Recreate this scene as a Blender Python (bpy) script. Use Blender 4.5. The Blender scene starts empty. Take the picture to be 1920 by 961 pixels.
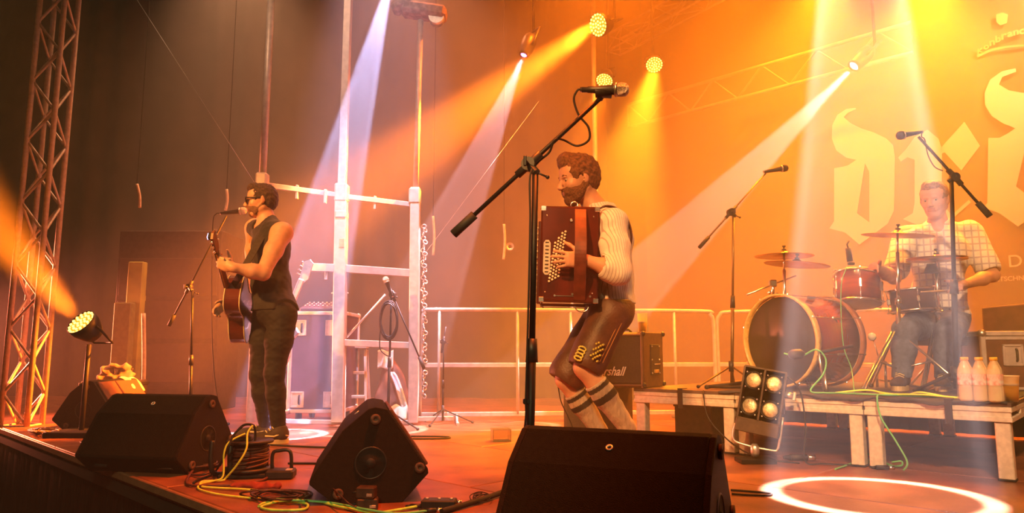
import bpy, bmesh, math, random
import numpy as np
from mathutils import Vector, Matrix, noise
random.seed(7)
S = bpy.context.scene
COL = S.collection
PI = math.pi

# ---------------------------------------------------------------- camera
FPX, CZ = 1350.0, 0.637
PITCH = math.atan((655 - 480.5) / FPX)
CP, SP = math.cos(PITCH), math.sin(PITCH)
cam_d = bpy.data.cameras.new('camera')
cam_d.sensor_width = 36.0
cam_d.lens = 36.0 * FPX / 1920.0
cam_d.clip_end = 100
cam = bpy.data.objects.new('camera', cam_d)
cam.location = (0, 0, CZ)
cam.rotation_euler = (PI / 2 + PITCH, 0, 0)
COL.objects.link(cam)
S.camera = cam

def ray(px, py):
    a = (px - 960) / FPX; b = (480.5 - py) / FPX
    return Vector((a, CP - b * SP, SP + b * CP))
def at(px, py, Y):                    # point of the place at distance Y from the camera's wall
    r = ray(px, py); t = Y / r.y
    return Vector((r.x * t, Y, CZ + r.z * t))
def fl(px, py, z=0.0):                # point of the floor (or of the level z)
    r = ray(px, py); t = (z - CZ) / r.z
    return Vector((r.x * t, r.y * t, z))
U = Vector((1, -1, 0)).normalized()   # along the stage front
V = Vector((1, 1, 0)).normalized()    # towards the backdrop
WALL_D = 10.53 / math.sqrt(2)         # distance of the backdrop cloth along V
EDGE_D = 1.86 / math.sqrt(2)
def onwall(px, py, off=0.0):          # point of the backdrop cloth
    r = ray(px, py); n = V
    t = (WALL_D - off - Vector((0, 0, CZ)).dot(n)) / r.dot(n)
    return Vector((0, 0, CZ)) + r * t

# ---------------------------------------------------------------- world, exposure, render options
w = bpy.data.worlds.new('night'); S.world = w; w.use_nodes = True
w.node_tree.nodes['Background'].inputs[0].default_value = (0.05, 0.018, 0.012, 1)
w.node_tree.nodes['Background'].inputs[1].default_value = 0.35
S.view_settings.view_transform = 'Standard'
S.view_settings.look = 'None'
S.view_settings.exposure = 0.12
S.view_settings.gamma = 1.0
S.view_settings.use_curve_mapping = False
cy = S.cycles
cy.max_bounces = 5; cy.diffuse_bounces = 2; cy.glossy_bounces = 3
cy.transmission_bounces = 8; cy.transparent_max_bounces = 12
cy.volume_bounces = 0
cy.use_denoising = True
cy.sample_clamp_direct = 0; cy.sample_clamp_indirect = 4
cy.caustics_reflective = False; cy.caustics_refractive = False

HAZE = 0.085
# ---------------------------------------------------------------- stage lights
LIGHTS = []
def spot(name, pos, target, half, color, power, blend=0.3, size=0.03, gobo=None):
    d = bpy.data.lights.new(name, 'SPOT')
    d.energy = power; d.color = color
    d.spot_size = 2 * math.radians(half); d.spot_blend = blend
    d.shadow_soft_size = size
    o = bpy.data.objects.new(name, d)
    o.location = pos
    o.rotation_euler = (Vector(target) - Vector(pos)).to_track_quat('-Z', 'Y').to_euler()
    COL.objects.link(o)
    if gobo:                                     # a metal gobo ring in the lamp: bright annulus, weak centre
        d.use_nodes = True
        nt = d.node_tree; N = nt.nodes; L = nt.links
        em = N['Emission']
        tc = N.new('ShaderNodeTexCoord'); sep = N.new('ShaderNodeSeparateXYZ')
        L.new(tc.outputs['Normal'], sep.inputs[0])
        def m(op, a, b=None):
            n = N.new('ShaderNodeMath'); n.operation = op
            for k, v in enumerate((a, b)):
                if v is None: continue
                if isinstance(v, (int, float)): n.inputs[k].default_value = v
                else: L.new(v, n.inputs[k])
            return n.outputs[0]
        r2 = m('ADD', m('MULTIPLY', sep.outputs[0], sep.outputs[0]), m('MULTIPLY', sep.outputs[1], sep.outputs[1]))
        r = m('DIVIDE', m('SQRT', r2), m('ABSOLUTE', sep.outputs[2]))
        r = m('DIVIDE', r, math.tan(math.radians(half)))
        rp = N.new('ShaderNodeValToRGB'); L.new(r, rp.inputs[0])
        cr = rp.color_ramp
        inner, lo = gobo
        cr.elements[0].position = 0; cr.elements[0].color = (lo, lo, lo, 1)
        cr.elements[1].position = inner; cr.elements[1].color = (lo * 1.2, lo * 1.2, lo * 1.2, 1)
        for p, c in ((inner + .03, 1), (.95, 1), (.985, 0)):
            e = cr.elements.new(p); e.color = (c, c, c, 1)
        L.new(rp.outputs[0], em.inputs['Strength'])
    LIGHTS.append(o)
    return o

ORANGE = (1.0, 0.17, 0.006)
AMBER = (1.0, 0.21, 0.006)
YELLOW = (1.0, 0.36, 0.012)
POS_A = at(738, -60, 5.62); POS_B = at(980, 108, 6.8)
POS_C = Vector((1.80, 3.42, 4.05)); POS_D = at(1597, 128, 6.5)
spot('beam_light', POS_A, fl(515, 814), 6.0, (.52, .54, 1), 34000, 0.05, 0.02, (.80, .16))
spot('beam_light', POS_B, fl(690, 805), 7.2, (1, .60, .70), 9500, 0.1, 0.02, (.80, .24))
spot('beam_light', POS_C, fl(1645, 929), 6.9, (1, .76, .80), 26000, 0.05, 0.02, (.80, .035))
spot('beam_light', POS_D, fl(930, 797), 5.3, (1, .52, .42), 12500, 0.1, 0.02, (.80, .30))
# par cans over the rear of the stage
PAR1 = at(1120, 47, 6.6); PAR2 = at(1227, 122, 7.2); PAR3 = at(1133, 152, 8.0); PAR4 = at(150, 602, 5.4)
T1 = Vector((-3.3, 6.0, 0.5)); T2 = Vector((0.3, 5.2, 0)); T3 = Vector((0.0, 6.5, 0)); T4 = at(-330, 60, 4.6)
spot('par_or_fill_light', PAR1, T1, 9.5, (1, .19, .008), 48000, 0.8, 0.08)
spot('par_or_fill_light', PAR2, T2, 15, YELLOW, 5200, 0.8, 0.08)
spot('par_or_fill_light', PAR3, T3, 18, AMBER, 1300, 0.8, 0.08)
spot('par_or_fill_light', PAR4, T4, 13, (1, .19, .008), 60000, 0.8, 0.08)
# floods above the frame, over the banner and drums, then added fill lights
spot('par_or_fill_light', at(1745, -60, 5.9), Vector((2.6, 5.0, 0)), 40, YELLOW, 1500, 0.9, 0.08)
spot('par_or_fill_light', at(1560, -60, 6.4), Vector((1.6, 5.8, 0)), 40, AMBER, 1600, 0.9, 0.08)
spot('par_or_fill_light', at(1400, -240, 6.2), Vector((3.4, 6.9, 0.8)), 50, AMBER, 2300, 0.9, 0.1)
spot('par_or_fill_light', at(2150, -240, 5.0), Vector((2.0, 8.0, 1.2)), 50, AMBER, 2000, 0.9, 0.1)
spot('par_or_fill_light', at(1150, -260, 6.0), Vector((0.6, 7.5, 0.6)), 55, ORANGE, 2100, 0.9, 0.1)
spot('par_or_fill_light', at(2150, -240, 5.0), Vector((3.2, 7.3, 1.6)), 40, (1, .58, .28), 700, 0.9, 0.1)  # added warm-white fill that pales the banner letters
spot('par_or_fill_light', (-0.6, -0.8, 2.9), (-1.2, 3.6, 0.1), 24, (1, .92, .42), 330, 0.8, 0.1)  # added neutral fill from the front for the cables and wedges
spot('par_or_fill_light', (-0.9, 4.6, 5.2), (-1.15, 6.4, 0.3), 14, (.86, .70, 1), 2600, 0.6, 0.05)  # added cool fill to brighten the step ladder
spot('par_or_fill_light', (-2.6, 2.6, 5.6), (-1.0, 6.2, 2.8), 28, (1, .55, .30), 600, 0.9, 0.1)  # added warm fill standing in for haze light on the masts
# front truss washes, then red floods and added ceiling fills
spot('par_or_fill_light', (-4.5, 1.0, 3.6), (-1.6, 5.1, 1.1), 15, (1, .34, .06), 2900, 0.8, 0.1)
spot('par_or_fill_light', (-1.5, -0.5, 3.8), (0.6, 4.1, 1.0), 15, (1, .40, .10), 1900, 0.8, 0.1)
spot('par_or_fill_light', (0.5, -1.0, 4.0), (2.3, 4.5, 0.75), 17, (1, .52, .22), 2400, 0.8, 0.1)
spot('par_or_fill_light', (0.7, 2.9, 5.2), (-0.7, 2.9, 0.0), 20, (1, .12, .01), 2500, 0.8, 0.1)
spot('par_or_fill_light', (-6.5, 7.4, 1.0), (-1.5, 6.3, 0.35), 26, (1, .20, .10), 4200, 0.9, 0.1)
spot('par_or_fill_light', (-3.0, 7.6, 5.4), (-3.2, 8.2, 0.5), 50, (1, .42, .18), 750, 0.9, 0.1)  # added ceiling fill to spread the haze glow evenly
spot('par_or_fill_light', (-1.0, 7.4, 5.4), (-1.2, 7.8, 0.5), 50, (1, .27, .10), 1000, 0.9, 0.1)  # second added ceiling fill, also for the haze
# ================================================================ helpers
def link(o):
    COL.objects.link(o); return o
_mats = {}
def mat(name, color, rough=0.5, metal=0.0, var=0.12, scale=20.0, bump=0.0, bscale=60.0, spec=0.5, emit=None, es=1.0, alpha=None, trans=0.0, ior=1.45, coat=0.0, col2=None, stretch=None, sheen=0.0):
    """procedural material: colour broken up by noise, optional fine relief"""
    if name in _mats: return _mats[name]
    m = bpy.data.materials.new(name); m.use_nodes = True
    nt = m.node_tree; N = nt.nodes; L = nt.links
    b = N['Principled BSDF']
    b.inputs['Roughness'].default_value = rough
    b.inputs['Metallic'].default_value = metal
    b.inputs['Specular IOR Level'].default_value = spec
    b.inputs['IOR'].default_value = ior
    b.inputs['Coat Weight'].default_value = coat
    b.inputs['Sheen Weight'].default_value = sheen
    if trans: b.inputs['Transmission Weight'].default_value = trans
    if alpha is not None: b.inputs['Alpha'].default_value = alpha
    if emit:
        b.inputs['Emission Color'].default_value = (*emit, 1); b.inputs['Emission Strength'].default_value = es
    tc = N.new('ShaderNodeTexCoord')
    src = tc.outputs['Object']
    if stretch:
        mp = N.new('ShaderNodeMapping'); mp.inputs['Scale'].default_value = stretch
        L.new(src, mp.inputs[0]); src = mp.outputs[0]
    if var or col2:
        nz = N.new('ShaderNodeTexNoise'); nz.inputs['Scale'].default_value = scale; nz.inputs['Detail'].default_value = 4
        L.new(src, nz.inputs['Vector'])
        cr = N.new('ShaderNodeValToRGB')
        c2 = col2 if col2 else tuple(max(0, c * (1 - var)) for c in color)
        c1 = color if col2 else tuple(min(1, c * (1 + var)) for c in color)
        cr.color_ramp.elements[0].position = .38; cr.color_ramp.elements[0].color = (*c2, 1)
        cr.color_ramp.elements[1].position = .62; cr.color_ramp.elements[1].color = (*c1, 1)
        L.new(nz.outputs[0], cr.inputs[0]); L.new(cr.outputs[0], b.inputs['Base Color'])
    else:
        b.inputs['Base Color'].default_value = (*color, 1)
    if bump:
        n2 = N.new('ShaderNodeTexNoise'); n2.inputs['Scale'].default_value = bscale; n2.inputs['Detail'].default_value = 3
        L.new(src, n2.inputs['Vector'])
        bp = N.new('ShaderNodeBump'); bp.inputs['Strength'].default_value = bump; bp.inputs['Distance'].default_value = 0.01
        L.new(n2.outputs[0], bp.inputs['Height']); L.new(bp.outputs[0], b.inputs['Normal'])
    _mats[name] = m
    return m

def frame_of(d):
    """rotation matrix whose z axis is d"""
    return Vector(d).to_track_quat('Z', 'Y').to_matrix()

class MB:
    """collects shapes; build() links them as ONE mesh object"""
    def __init__(s): s.v = []; s.f = []; s.sm = []; s.mi = []; s.m = 0
    def add(s, vs, fs, smooth=False):
        n = len(s.v); s.v.extend([tuple(v) for v in vs])
        for f in fs: s.f.append([i + n for i in f]); s.sm.append(smooth); s.mi.append(s.m)
        return s
    def box(s, c, size, R=None, bev=0.0):
        c = Vector(c); h = Vector(size) / 2
        if bev:
            b = min(bev, min(h) * .9)
            vs = []; idx = {}
            for i, (sx, sy, sz) in enumerate([(x, y, z) for x in (-1, 1) for y in (-1, 1) for z in (-1, 1)]):
                for k in range(3):
                    p = [sx * (h[0] - b), sy * (h[1] - b), sz * (h[2] - b)]
                    p[k] = (sx, sy, sz)[k] * h[k]
                    idx[(sx, sy, sz, k)] = len(vs); vs.append(Vector(p))
            fs = []
            for k in range(3):
                a, d = [(1, 2), (2, 0), (0, 1)][k]
                for sg in (-1, 1):
                    q = []
                    for (p1, p2) in ((-1, -1), (1, -1), (1, 1), (-1, 1)):
                        t = [0, 0, 0]; t[k] = sg; t[a] = p1; t[d] = p2
                        q.append(idx[(*t, k)])
                    fs.append(q if sg > 0 else q[::-1])
            for k in range(3):          # edges along axis k
                a, d = [(1, 2), (2, 0), (0, 1)][k]
                for p1 in (-1, 1):
                    for p2 in (-1, 1):
                        q = []
                        for (e, ax) in ((-1, a), (1, a), (1, d), (-1, d)):
                            t = [0, 0, 0]; t[k] = e; t[a] = p1; t[d] = p2
                            q.append(idx[(*t, ax)])
                        fs.append(q if p1 * p2 > 0 else q[::-1])
            for sx in (-1, 1):
                for sy in (-1, 1):
                    for sz in (-1, 1):
                        q = [idx[(sx, sy, sz, k)] for k in range(3)]
                        fs.append(q if sx * sy * sz > 0 else q[::-1])
        else:
            vs = [Vector((sx * h[0], sy * h[1], sz * h[2])) for sx in (-1, 1) for sy in (-1, 1) for sz in (-1, 1)]
            fs = [(0, 1, 3, 2), (4, 6, 7, 5), (0, 4, 5, 1), (2, 3, 7, 6), (0, 2, 6, 4), (1, 5, 7, 3)]
        if R is not None: vs = [R @ v for v in vs]
        return s.add([v + c for v in vs], fs)
    def rings(s, rings, smooth=True, cap0=True, cap1=True, closed=True):
        n = len(rings[0]); vs = [p for r in rings for p in r]; fs = []
        for i in range(len(rings) - 1):
            for j in range(n if closed else n - 1):
                k = (j + 1) % n
                fs.append((i * n + j, i * n + k, (i + 1) * n + k, (i + 1) * n + j))
        s.add(vs, fs, smooth)
        o = len(s.v) - len(vs)
        if cap0: s.f.append([o + j for j in range(n)][::-1]); s.sm.append(False); s.mi.append(s.m)
        if cap1: s.f.append([o + (len(rings) - 1) * n + j for j in range(n)]); s.sm.append(False); s.mi.append(s.m)
        return s
    def cyl(s, p0, p1, r0, r1=None, n=12, caps=True):
        r1 = r0 if r1 is None else r1
        p0 = Vector(p0); p1 = Vector(p1); R = frame_of(p1 - p0)
        cs = [(math.cos(2 * PI * k / n), math.sin(2 * PI * k / n)) for k in range(n)]
        return s.rings([[p + R @ Vector((c * r, t * r, 0)) for c, t in cs] for p, r in ((p0, r0), (p1, r1))], True, caps, caps)
    def lathe(s, prof, c=(0, 0, 0), ax=(0, 0, 1), n=20, caps=True, R=None):
        """prof: list of (radius, height) along ax"""
        c = Vector(c); R = frame_of(ax) if R is None else R
        cs = [(math.cos(2 * PI * k / n), math.sin(2 * PI * k / n)) for k in range(n)]
        return s.rings([[c + R @ Vector((x * max(r, 1e-4), y * max(r, 1e-4), h)) for x, y in cs] for r, h in prof], True, caps, caps)
    def tube(s, pts, r, n=7, caps=True, closed=False):
        """round bar or cable along pts; r number or list"""
        pts = [Vector(p) for p in pts]; m = len(pts)
        rs = [r] * m if isinstance(r, (int, float)) else r
        t = (pts[1] - pts[0]).normalized()
        up = Vector((0, 0, 1)) if abs(t.z) < .9 else Vector((1, 0, 0))
        nrm = (up - t * up.dot(t)).normalized()
        out = []
        for i, p in enumerate(pts):
            a = pts[max(i - 1, 0)]; b = pts[min(i + 1, m - 1)]
            if closed: a = pts[(i - 1) % m]; b = pts[(i + 1) % m]
            t = (b - a)
            t = t.normalized() if t.length > 1e-9 else Vector((0, 0, 1))
            nrm = nrm - t * nrm.dot(t)
            if nrm.length < 1e-6: nrm = t.orthogonal()
            nrm.normalize(); bn = t.cross(nrm)
            out.append([p + (nrm * math.cos(2 * PI * k / n) + bn * math.sin(2 * PI * k / n)) * rs[i] for k in range(n)])
        if closed: out.append(out[0]); return s.rings(out, True, False, False)
        return s.rings(out, True, caps, caps)
    def sphere(s, c, r, n=12, m=8, R=None):
        c = Vector(c); r = Vector((r, r, r)) if isinstance(r, (int, float)) else Vector(r)
        rg = []
        for i in range(m + 1):
            a = PI * i / m; q = max(math.sin(a), 1e-3)
            row = [Vector((r.x * q * math.cos(2 * PI * k / n), r.y * q * math.sin(2 * PI * k / n), -r.z * math.cos(a))) for k in range(n)]
            if R is not None: row = [R @ v for v in row]
            rg.append([c + v for v in row])
        return s.rings(rg, True, True, True)
    def prism(s, pts2, o, ex, ey, ez, d0, d1, bev=0):
        """polygon pts2 in plane (ex, ey) extruded along ez from d0 to d1"""
        o, ex, ey, ez = Vector(o), Vector(ex), Vector(ey), Vector(ez)
        n = len(pts2)
        base = [o + ex * x + ey * y for x, y in pts2]
        vs = [p + ez * d0 for p in base] + [p + ez * d1 for p in base]
        fs = [list(range(n))[::-1], [n + i for i in range(n)]] + [[i, (i + 1) % n, n + (i + 1) % n, n + i] for i in range(n)]
        return s.add(vs, fs)
    def build(s, name, mats, parent=None, origin=None, bevel=0.0, seg=2, fix=False, **tags):
        me = bpy.data.meshes.new(name)
        off = Vector(origin) if origin is not None else Vector((0, 0, 0))
        me.from_pydata([tuple(Vector(v) - off) for v in s.v], [], s.f)
        me.polygons.foreach_set('use_smooth', s.sm)
        for mm in (mats if isinstance(mats, (list, tuple)) else [mats]): me.materials.append(mm)
        if any(s.mi): me.polygons.foreach_set('material_index', s.mi)
        if fix or bevel:
            bm = bmesh.new(); bm.from_mesh(me)
            if fix: bmesh.ops.recalc_face_normals(bm, faces=bm.faces)
            bm.to_mesh(me); bm.free()
        me.update()
        o = bpy.data.objects.new(name, me); link(o)
        if origin is not None and not parent: o.location = off
        if bevel:
            md = o.modifiers.new('edge', 'BEVEL'); md.width = bevel; md.segments = seg; md.limit_method = 'ANGLE'; md.angle_limit = 0.6
        if parent: o.parent = parent
        for k, v in tags.items(): o[k] = v
        return o

def thing(name, label, cat, loc=(0, 0, 0), rz=0.0, group=None, rot=None):
    o = bpy.data.objects.new(name, None); link(o)
    o.empty_display_size = .1
    o.location = loc; o.rotation_euler = rot if rot else (0, 0, rz)
    o['label'] = label; o['category'] = cat
    if group: o['group'] = group
    return o
def tag(o, label, cat, group=None):
    o['label'] = label; o['category'] = cat
    if group: o['group'] = group
    return o
def struct(o): o['kind'] = 'structure'; return o
def copy_tree(root, loc, rz, label, group=None):
    r = root.copy(); link(r); r.location = loc; r.rotation_euler = (0, 0, rz); r['label'] = label
    if group: r['group'] = group
    for ch in list(root.children):
        c = ch.copy(); link(c); c.parent = r
        for g in list(ch.children):
            d = g.copy(); link(d); d.parent = c
    return r
def bez(pts, n=8):
    """smooth Catmull-Rom line through pts"""
    P = [Vector(p) for p in pts]; out = []
    for i in range(len(P) - 1):
        a = P[max(i - 1, 0)]; b = P[i]; c = P[i + 1]; d = P[min(i + 2, len(P) - 1)]
        for k in range(n):
            t = k / n
            out.append(0.5 * ((2 * b) + (c - a) * t + (2 * a - 5 * b + 4 * c - d) * t * t + (3 * b - a - 3 * c + d) * t ** 3))
    out.append(P[-1]); return out
X, Y, Z = Vector((1, 0, 0)), Vector((0, 1, 0)), Vector((0, 0, 1))
RU = -PI / 4                                     # yaw of the stage grid

# ================================================================ materials
BLACKCLOTH = mat('black_drape', (.016, .014, .014), .9, var=.3, scale=3, bump=.4, bscale=9, stretch=(3, 3, .3))
DECK = mat('deck_ply', (.30, .105, .05), .38, var=.25, scale=3.5, bump=.2, bscale=90, col2=(.16, .055, .028))
STEEL = mat('galvanised_steel', (.62, .6, .58), .38, .85, var=.12, scale=30)
ALU = mat('aluminium', (.70, .69, .67), .34, .9, var=.08, scale=40, bump=.05, bscale=200)
ALUR = mat('riser_aluminium', (.72, .66, .55), .5, .35, var=.10, scale=40)
WHITEPAINT = mat('pale_painted_steel', (.46, .40, .36), .5, .3, var=.10, scale=20)
CHROME = mat('chrome', (.86, .84, .82), .24, 1.0, var=.05)
BLACKMETAL = mat('black_metal', (.009, .008, .008), .5, 0, var=.2, spec=.3)
BLACKPL = mat('black_plastic', (.02, .018, .018), .45, var=.2)
RUBBER = mat('rubber', (.012, .011, .011), .7, var=.2)
WOODGREY = mat('plywood_side', (.16, .08, .05), .7, var=.3, scale=12)
# ================================================================ organic shapes: one smooth surface grown round a set of limbs
import openvdb
class Field:
    """signed distance field on a grid; groups of shapes melt together, then the surface is meshed once"""
    def __init__(s, lo, hi, h):
        s.h = h; s.lo = np.array(lo, float); n = np.ceil((np.array(hi) - s.lo) / h).astype(int) + 1
        s.n = n; s.cap = 0.06; s.F = np.full(tuple(n), s.cap, np.float32)
    def _sl(s, lo, hi):
        a = np.clip(np.floor((lo - s.lo) / s.h).astype(int), 0, s.n); b = np.clip(np.ceil((hi - s.lo) / s.h).astype(int) + 1, 0, s.n)
        return a, b
    def _grid(s, a, b):
        ax = [(s.lo[i] + s.h * np.arange(a[i], b[i])).astype(np.float32) for i in range(3)]
        return np.meshgrid(*ax, indexing='ij')
    @staticmethod
    def dist(p, Gx, Gy, Gz):
        k = p[0]
        if k == 'cap':                       # tapered limb: p0, p1, r0, r1
            a, b, r0, r1 = np.array(p[1]), np.array(p[2]), p[3], p[4]
            d = b - a; L = float(d @ d) + 1e-12
            t = ((Gx - a[0]) * d[0] + (Gy - a[1]) * d[1] + (Gz - a[2]) * d[2]) / L
            t = np.clip(t, 0, 1)
            return np.sqrt((Gx - a[0] - t * d[0]) ** 2 + (Gy - a[1] - t * d[1]) ** 2 + (Gz - a[2] - t * d[2]) ** 2) - (r0 + (r1 - r0) * t)
        if k in ('ell', 'box'):              # centre, radii, 3x3 rotation
            c = np.array(p[1]); r = np.array(p[2]); R = np.array(p[3]) if len(p) > 3 and p[3] is not None else np.eye(3)
            x, y, z = Gx - c[0], Gy - c[1], Gz - c[2]
            q = [(x * R[0][i] + y * R[1][i] + z * R[2][i]) for i in range(3)]
            if k == 'ell':
                k0 = np.sqrt(sum((q[i] / r[i]) ** 2 for i in range(3))) + 1e-6
                k1 = np.sqrt(sum((q[i] / r[i] ** 2) ** 2 for i in range(3))) + 1e-6
                return k0 * (k0 - 1) / k1
            rd = p[4] if len(p) > 4 else .01
            e = [np.abs(q[i]) - r[i] + rd for i in range(3)]
            return np.sqrt(sum(np.maximum(v, 0) ** 2 for v in e)) + np.minimum(np.maximum(np.maximum(e[0], e[1]), e[2]), 0) - rd
    @staticmethod
    def ext(p):
        if p[0] == 'cap':
            r = max(p[3], p[4]); a = np.array(p[1]); b = np.array(p[2])
            return np.minimum(a, b) - r, np.maximum(a, b) + r
        r = max(p[2]) * (1.0 if p[0] == 'ell' else 1.75)
        return np.array(p[1]) - r, np.array(p[1]) + r
    @staticmethod
    def smin(a, b, k):
        if k <= 0: return np.minimum(a, b)
        h = np.maximum(k - np.abs(a - b), 0) / k
        return np.minimum(a, b) - h * h * k * .25
    def group(s, prims, k=.02, kg=.02, grow=0.0):
        ex = [s.ext(p) for p in prims]
        m = s.cap + max(k, kg) + grow
        lo = np.min([e[0] for e in ex], 0) - m; hi = np.max([e[1] for e in ex], 0) + m
        a, b = s._sl(lo, hi)
        if np.any(b <= a): return s
        G = np.full(tuple(b - a), 1.0, np.float32)
        for p, e in zip(prims, ex):
            pa, pb = s._sl(e[0] - m, e[1] + m)
            if np.any(pb <= pa): continue
            sl = tuple(slice(pa[i] - a[i], pb[i] - a[i]) for i in range(3))
            G[sl] = s.smin(G[sl], s.dist(p, *s._grid(pa, pb)).astype(np.float32) - grow, k)
        sl = tuple(slice(a[i], b[i]) for i in range(3))
        s.F[sl] = s.smin(s.F[sl], np.minimum(G, 1.0), kg)
        return s
    def cut(s, p, k=.006):
        e = s.ext(p); a, b = s._sl(e[0] - .05, e[1] + .05)
        if np.any(b <= a): return s
        sl = tuple(slice(a[i], b[i]) for i in range(3))
        s.F[sl] = -s.smin(-s.F[sl], s.dist(p, *s._grid(a, b)).astype(np.float32), k)
        return s
    def half(s, p0, n):                      # keep what lies against n
        p0 = np.array(p0); n = np.array(n, float); n /= np.linalg.norm(n)
        g = s._grid(np.zeros(3, int), s.n)
        d = (g[0] - p0[0]) * n[0] + (g[1] - p0[1]) * n[1] + (g[2] - p0[2]) * n[2]
        s.F = np.maximum(s.F, d.astype(np.float32)); return s
    def noise(s, amp, freq, seed=0, stretch=(1, 1, 1)):
        """folds: sum of slanted waves"""
        rs = np.random.RandomState(seed); g = s._grid(np.zeros(3, int), s.n); w_ = 0
        for i in range(7):
            d = rs.randn(3) * np.array(stretch); d /= np.linalg.norm(d); ph = rs.rand() * 6.28; f = freq * (.6 + rs.rand() * .9)
            w_ = w_ + np.sin((g[0] * d[0] + g[1] * d[1] + g[2] * d[2]) * f + ph + 1.3 * np.sin((g[2] * d[0] - g[0] * d[2]) * f * .6))
        near = np.abs(s.F) < .05
        s.F = s.F + np.where(near, (w_ * amp / 3).astype(np.float32), 0); return s
    def build(s, name, mats, parent, origin, paint=None, **tags):
        g = openvdb.FloatGrid(s.cap); g.copyFromArray(np.ascontiguousarray(s.F))
        pts, quads = g.convertToQuads(0.0)
        P = pts * s.h + s.lo - np.array(origin)
        me = bpy.data.meshes.new(name)
        me.vertices.add(len(P)); me.vertices.foreach_set('co', P.astype(np.float32).ravel())
        q = quads[:, ::-1].astype(np.int32)
        me.loops.add(q.size); me.loops.foreach_set('vertex_index', q.ravel())
        me.polygons.add(len(q)); me.polygons.foreach_set('loop_start', np.arange(0, q.size, 4, dtype=np.int32))
        me.polygons.foreach_set('use_smooth', np.ones(len(q), bool))
        mats = mats if isinstance(mats, (list, tuple)) else [mats]
        for mm in mats: me.materials.append(mm)
        if paint is not None:
            cen = (P[q].mean(1) + np.array(origin))
            me.polygons.foreach_set('material_index', paint(cen).astype(np.int32))
        me.update(calc_edges=True); me.validate()
        o = bpy.data.objects.new(name, me); link(o)
        if parent: o.parent = parent
        for k_, v_ in tags.items(): o[k_] = v_
        return o

def basis(fwd, up=(0, 0, 1), roll=0.0):
    """3x3 with columns forward, left, up"""
    f = Vector(fwd).normalized(); l = Vector(up).cross(f).normalized(); u = f.cross(l).normalized()
    R = Matrix((f, l, u)).transposed()
    if roll: R = Matrix.Rotation(roll, 3, f) @ R
    return R
def arr(R): return [[R[i][j] for j in range(3)] for i in range(3)]

def head_prims(c, R, s=1.0):
    """head in its own frame: x forward, y left, z up, centre between the ears"""
    T = lambda p: tuple(Vector(c) + R @ (Vector(p) * s))
    A = arr(R); e = lambda p, r, RR=None: ('ell', T(p), tuple(v * s for v in r), arr(RR) if RR is not None else A)
    cp = lambda a, b, r0, r1: ('cap', T(a), T(b), r0 * s, r1 * s)
    soft = [e((-.012, 0, .034), (.098, .077, .090)), e((.028, 0, -.024), (.062, .062, .084)), e((.058, 0, -.088), (.030, .030, .026)),
            cp((-.012, .052, -.050), (.050, .020, -.094), .020, .018), cp((-.012, -.052, -.050), (.050, -.020, -.094), .020, .018),
            e((.056, .036, -.022), (.026, .024, .024)), e((.056, -.036, -.022), (.026, .024, .024)), e((.045, 0, .045), (.047, .062, .05))]
    fine = [cp((.083, -.036, .020), (.090, -.012, .021), .009, .009), cp((.083, .036, .020), (.090, .012, .021), .009, .009),
            cp((.088, 0, .014), (.112, 0, -.027), .009, .0125), e((.104, .011, -.033), (.011, .009, .008)), e((.104, -.011, -.033), (.011, .009, .008)),
            e((.091, 0, -.053), (.011, .024, .0065)), e((.089, 0, -.066), (.011, .020, .0075)), e((.078, 0, -.058), (.02, .034, .022))]
    ears = []
    for q in (1, -1):
        ears += [e((-.012, q * .079, .000), (.018, .007, .030), R @ Matrix.Rotation(q * .3, 3, 'Z')), e((-.006, q * .076, -.022), (.011, .007, .012))]
    sockets = [e((.098, .031, .004), (.017, .018, .012)), e((.098, -.031, .004), (.017, .018, .012))]
    return soft, fine, ears, sockets

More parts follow.
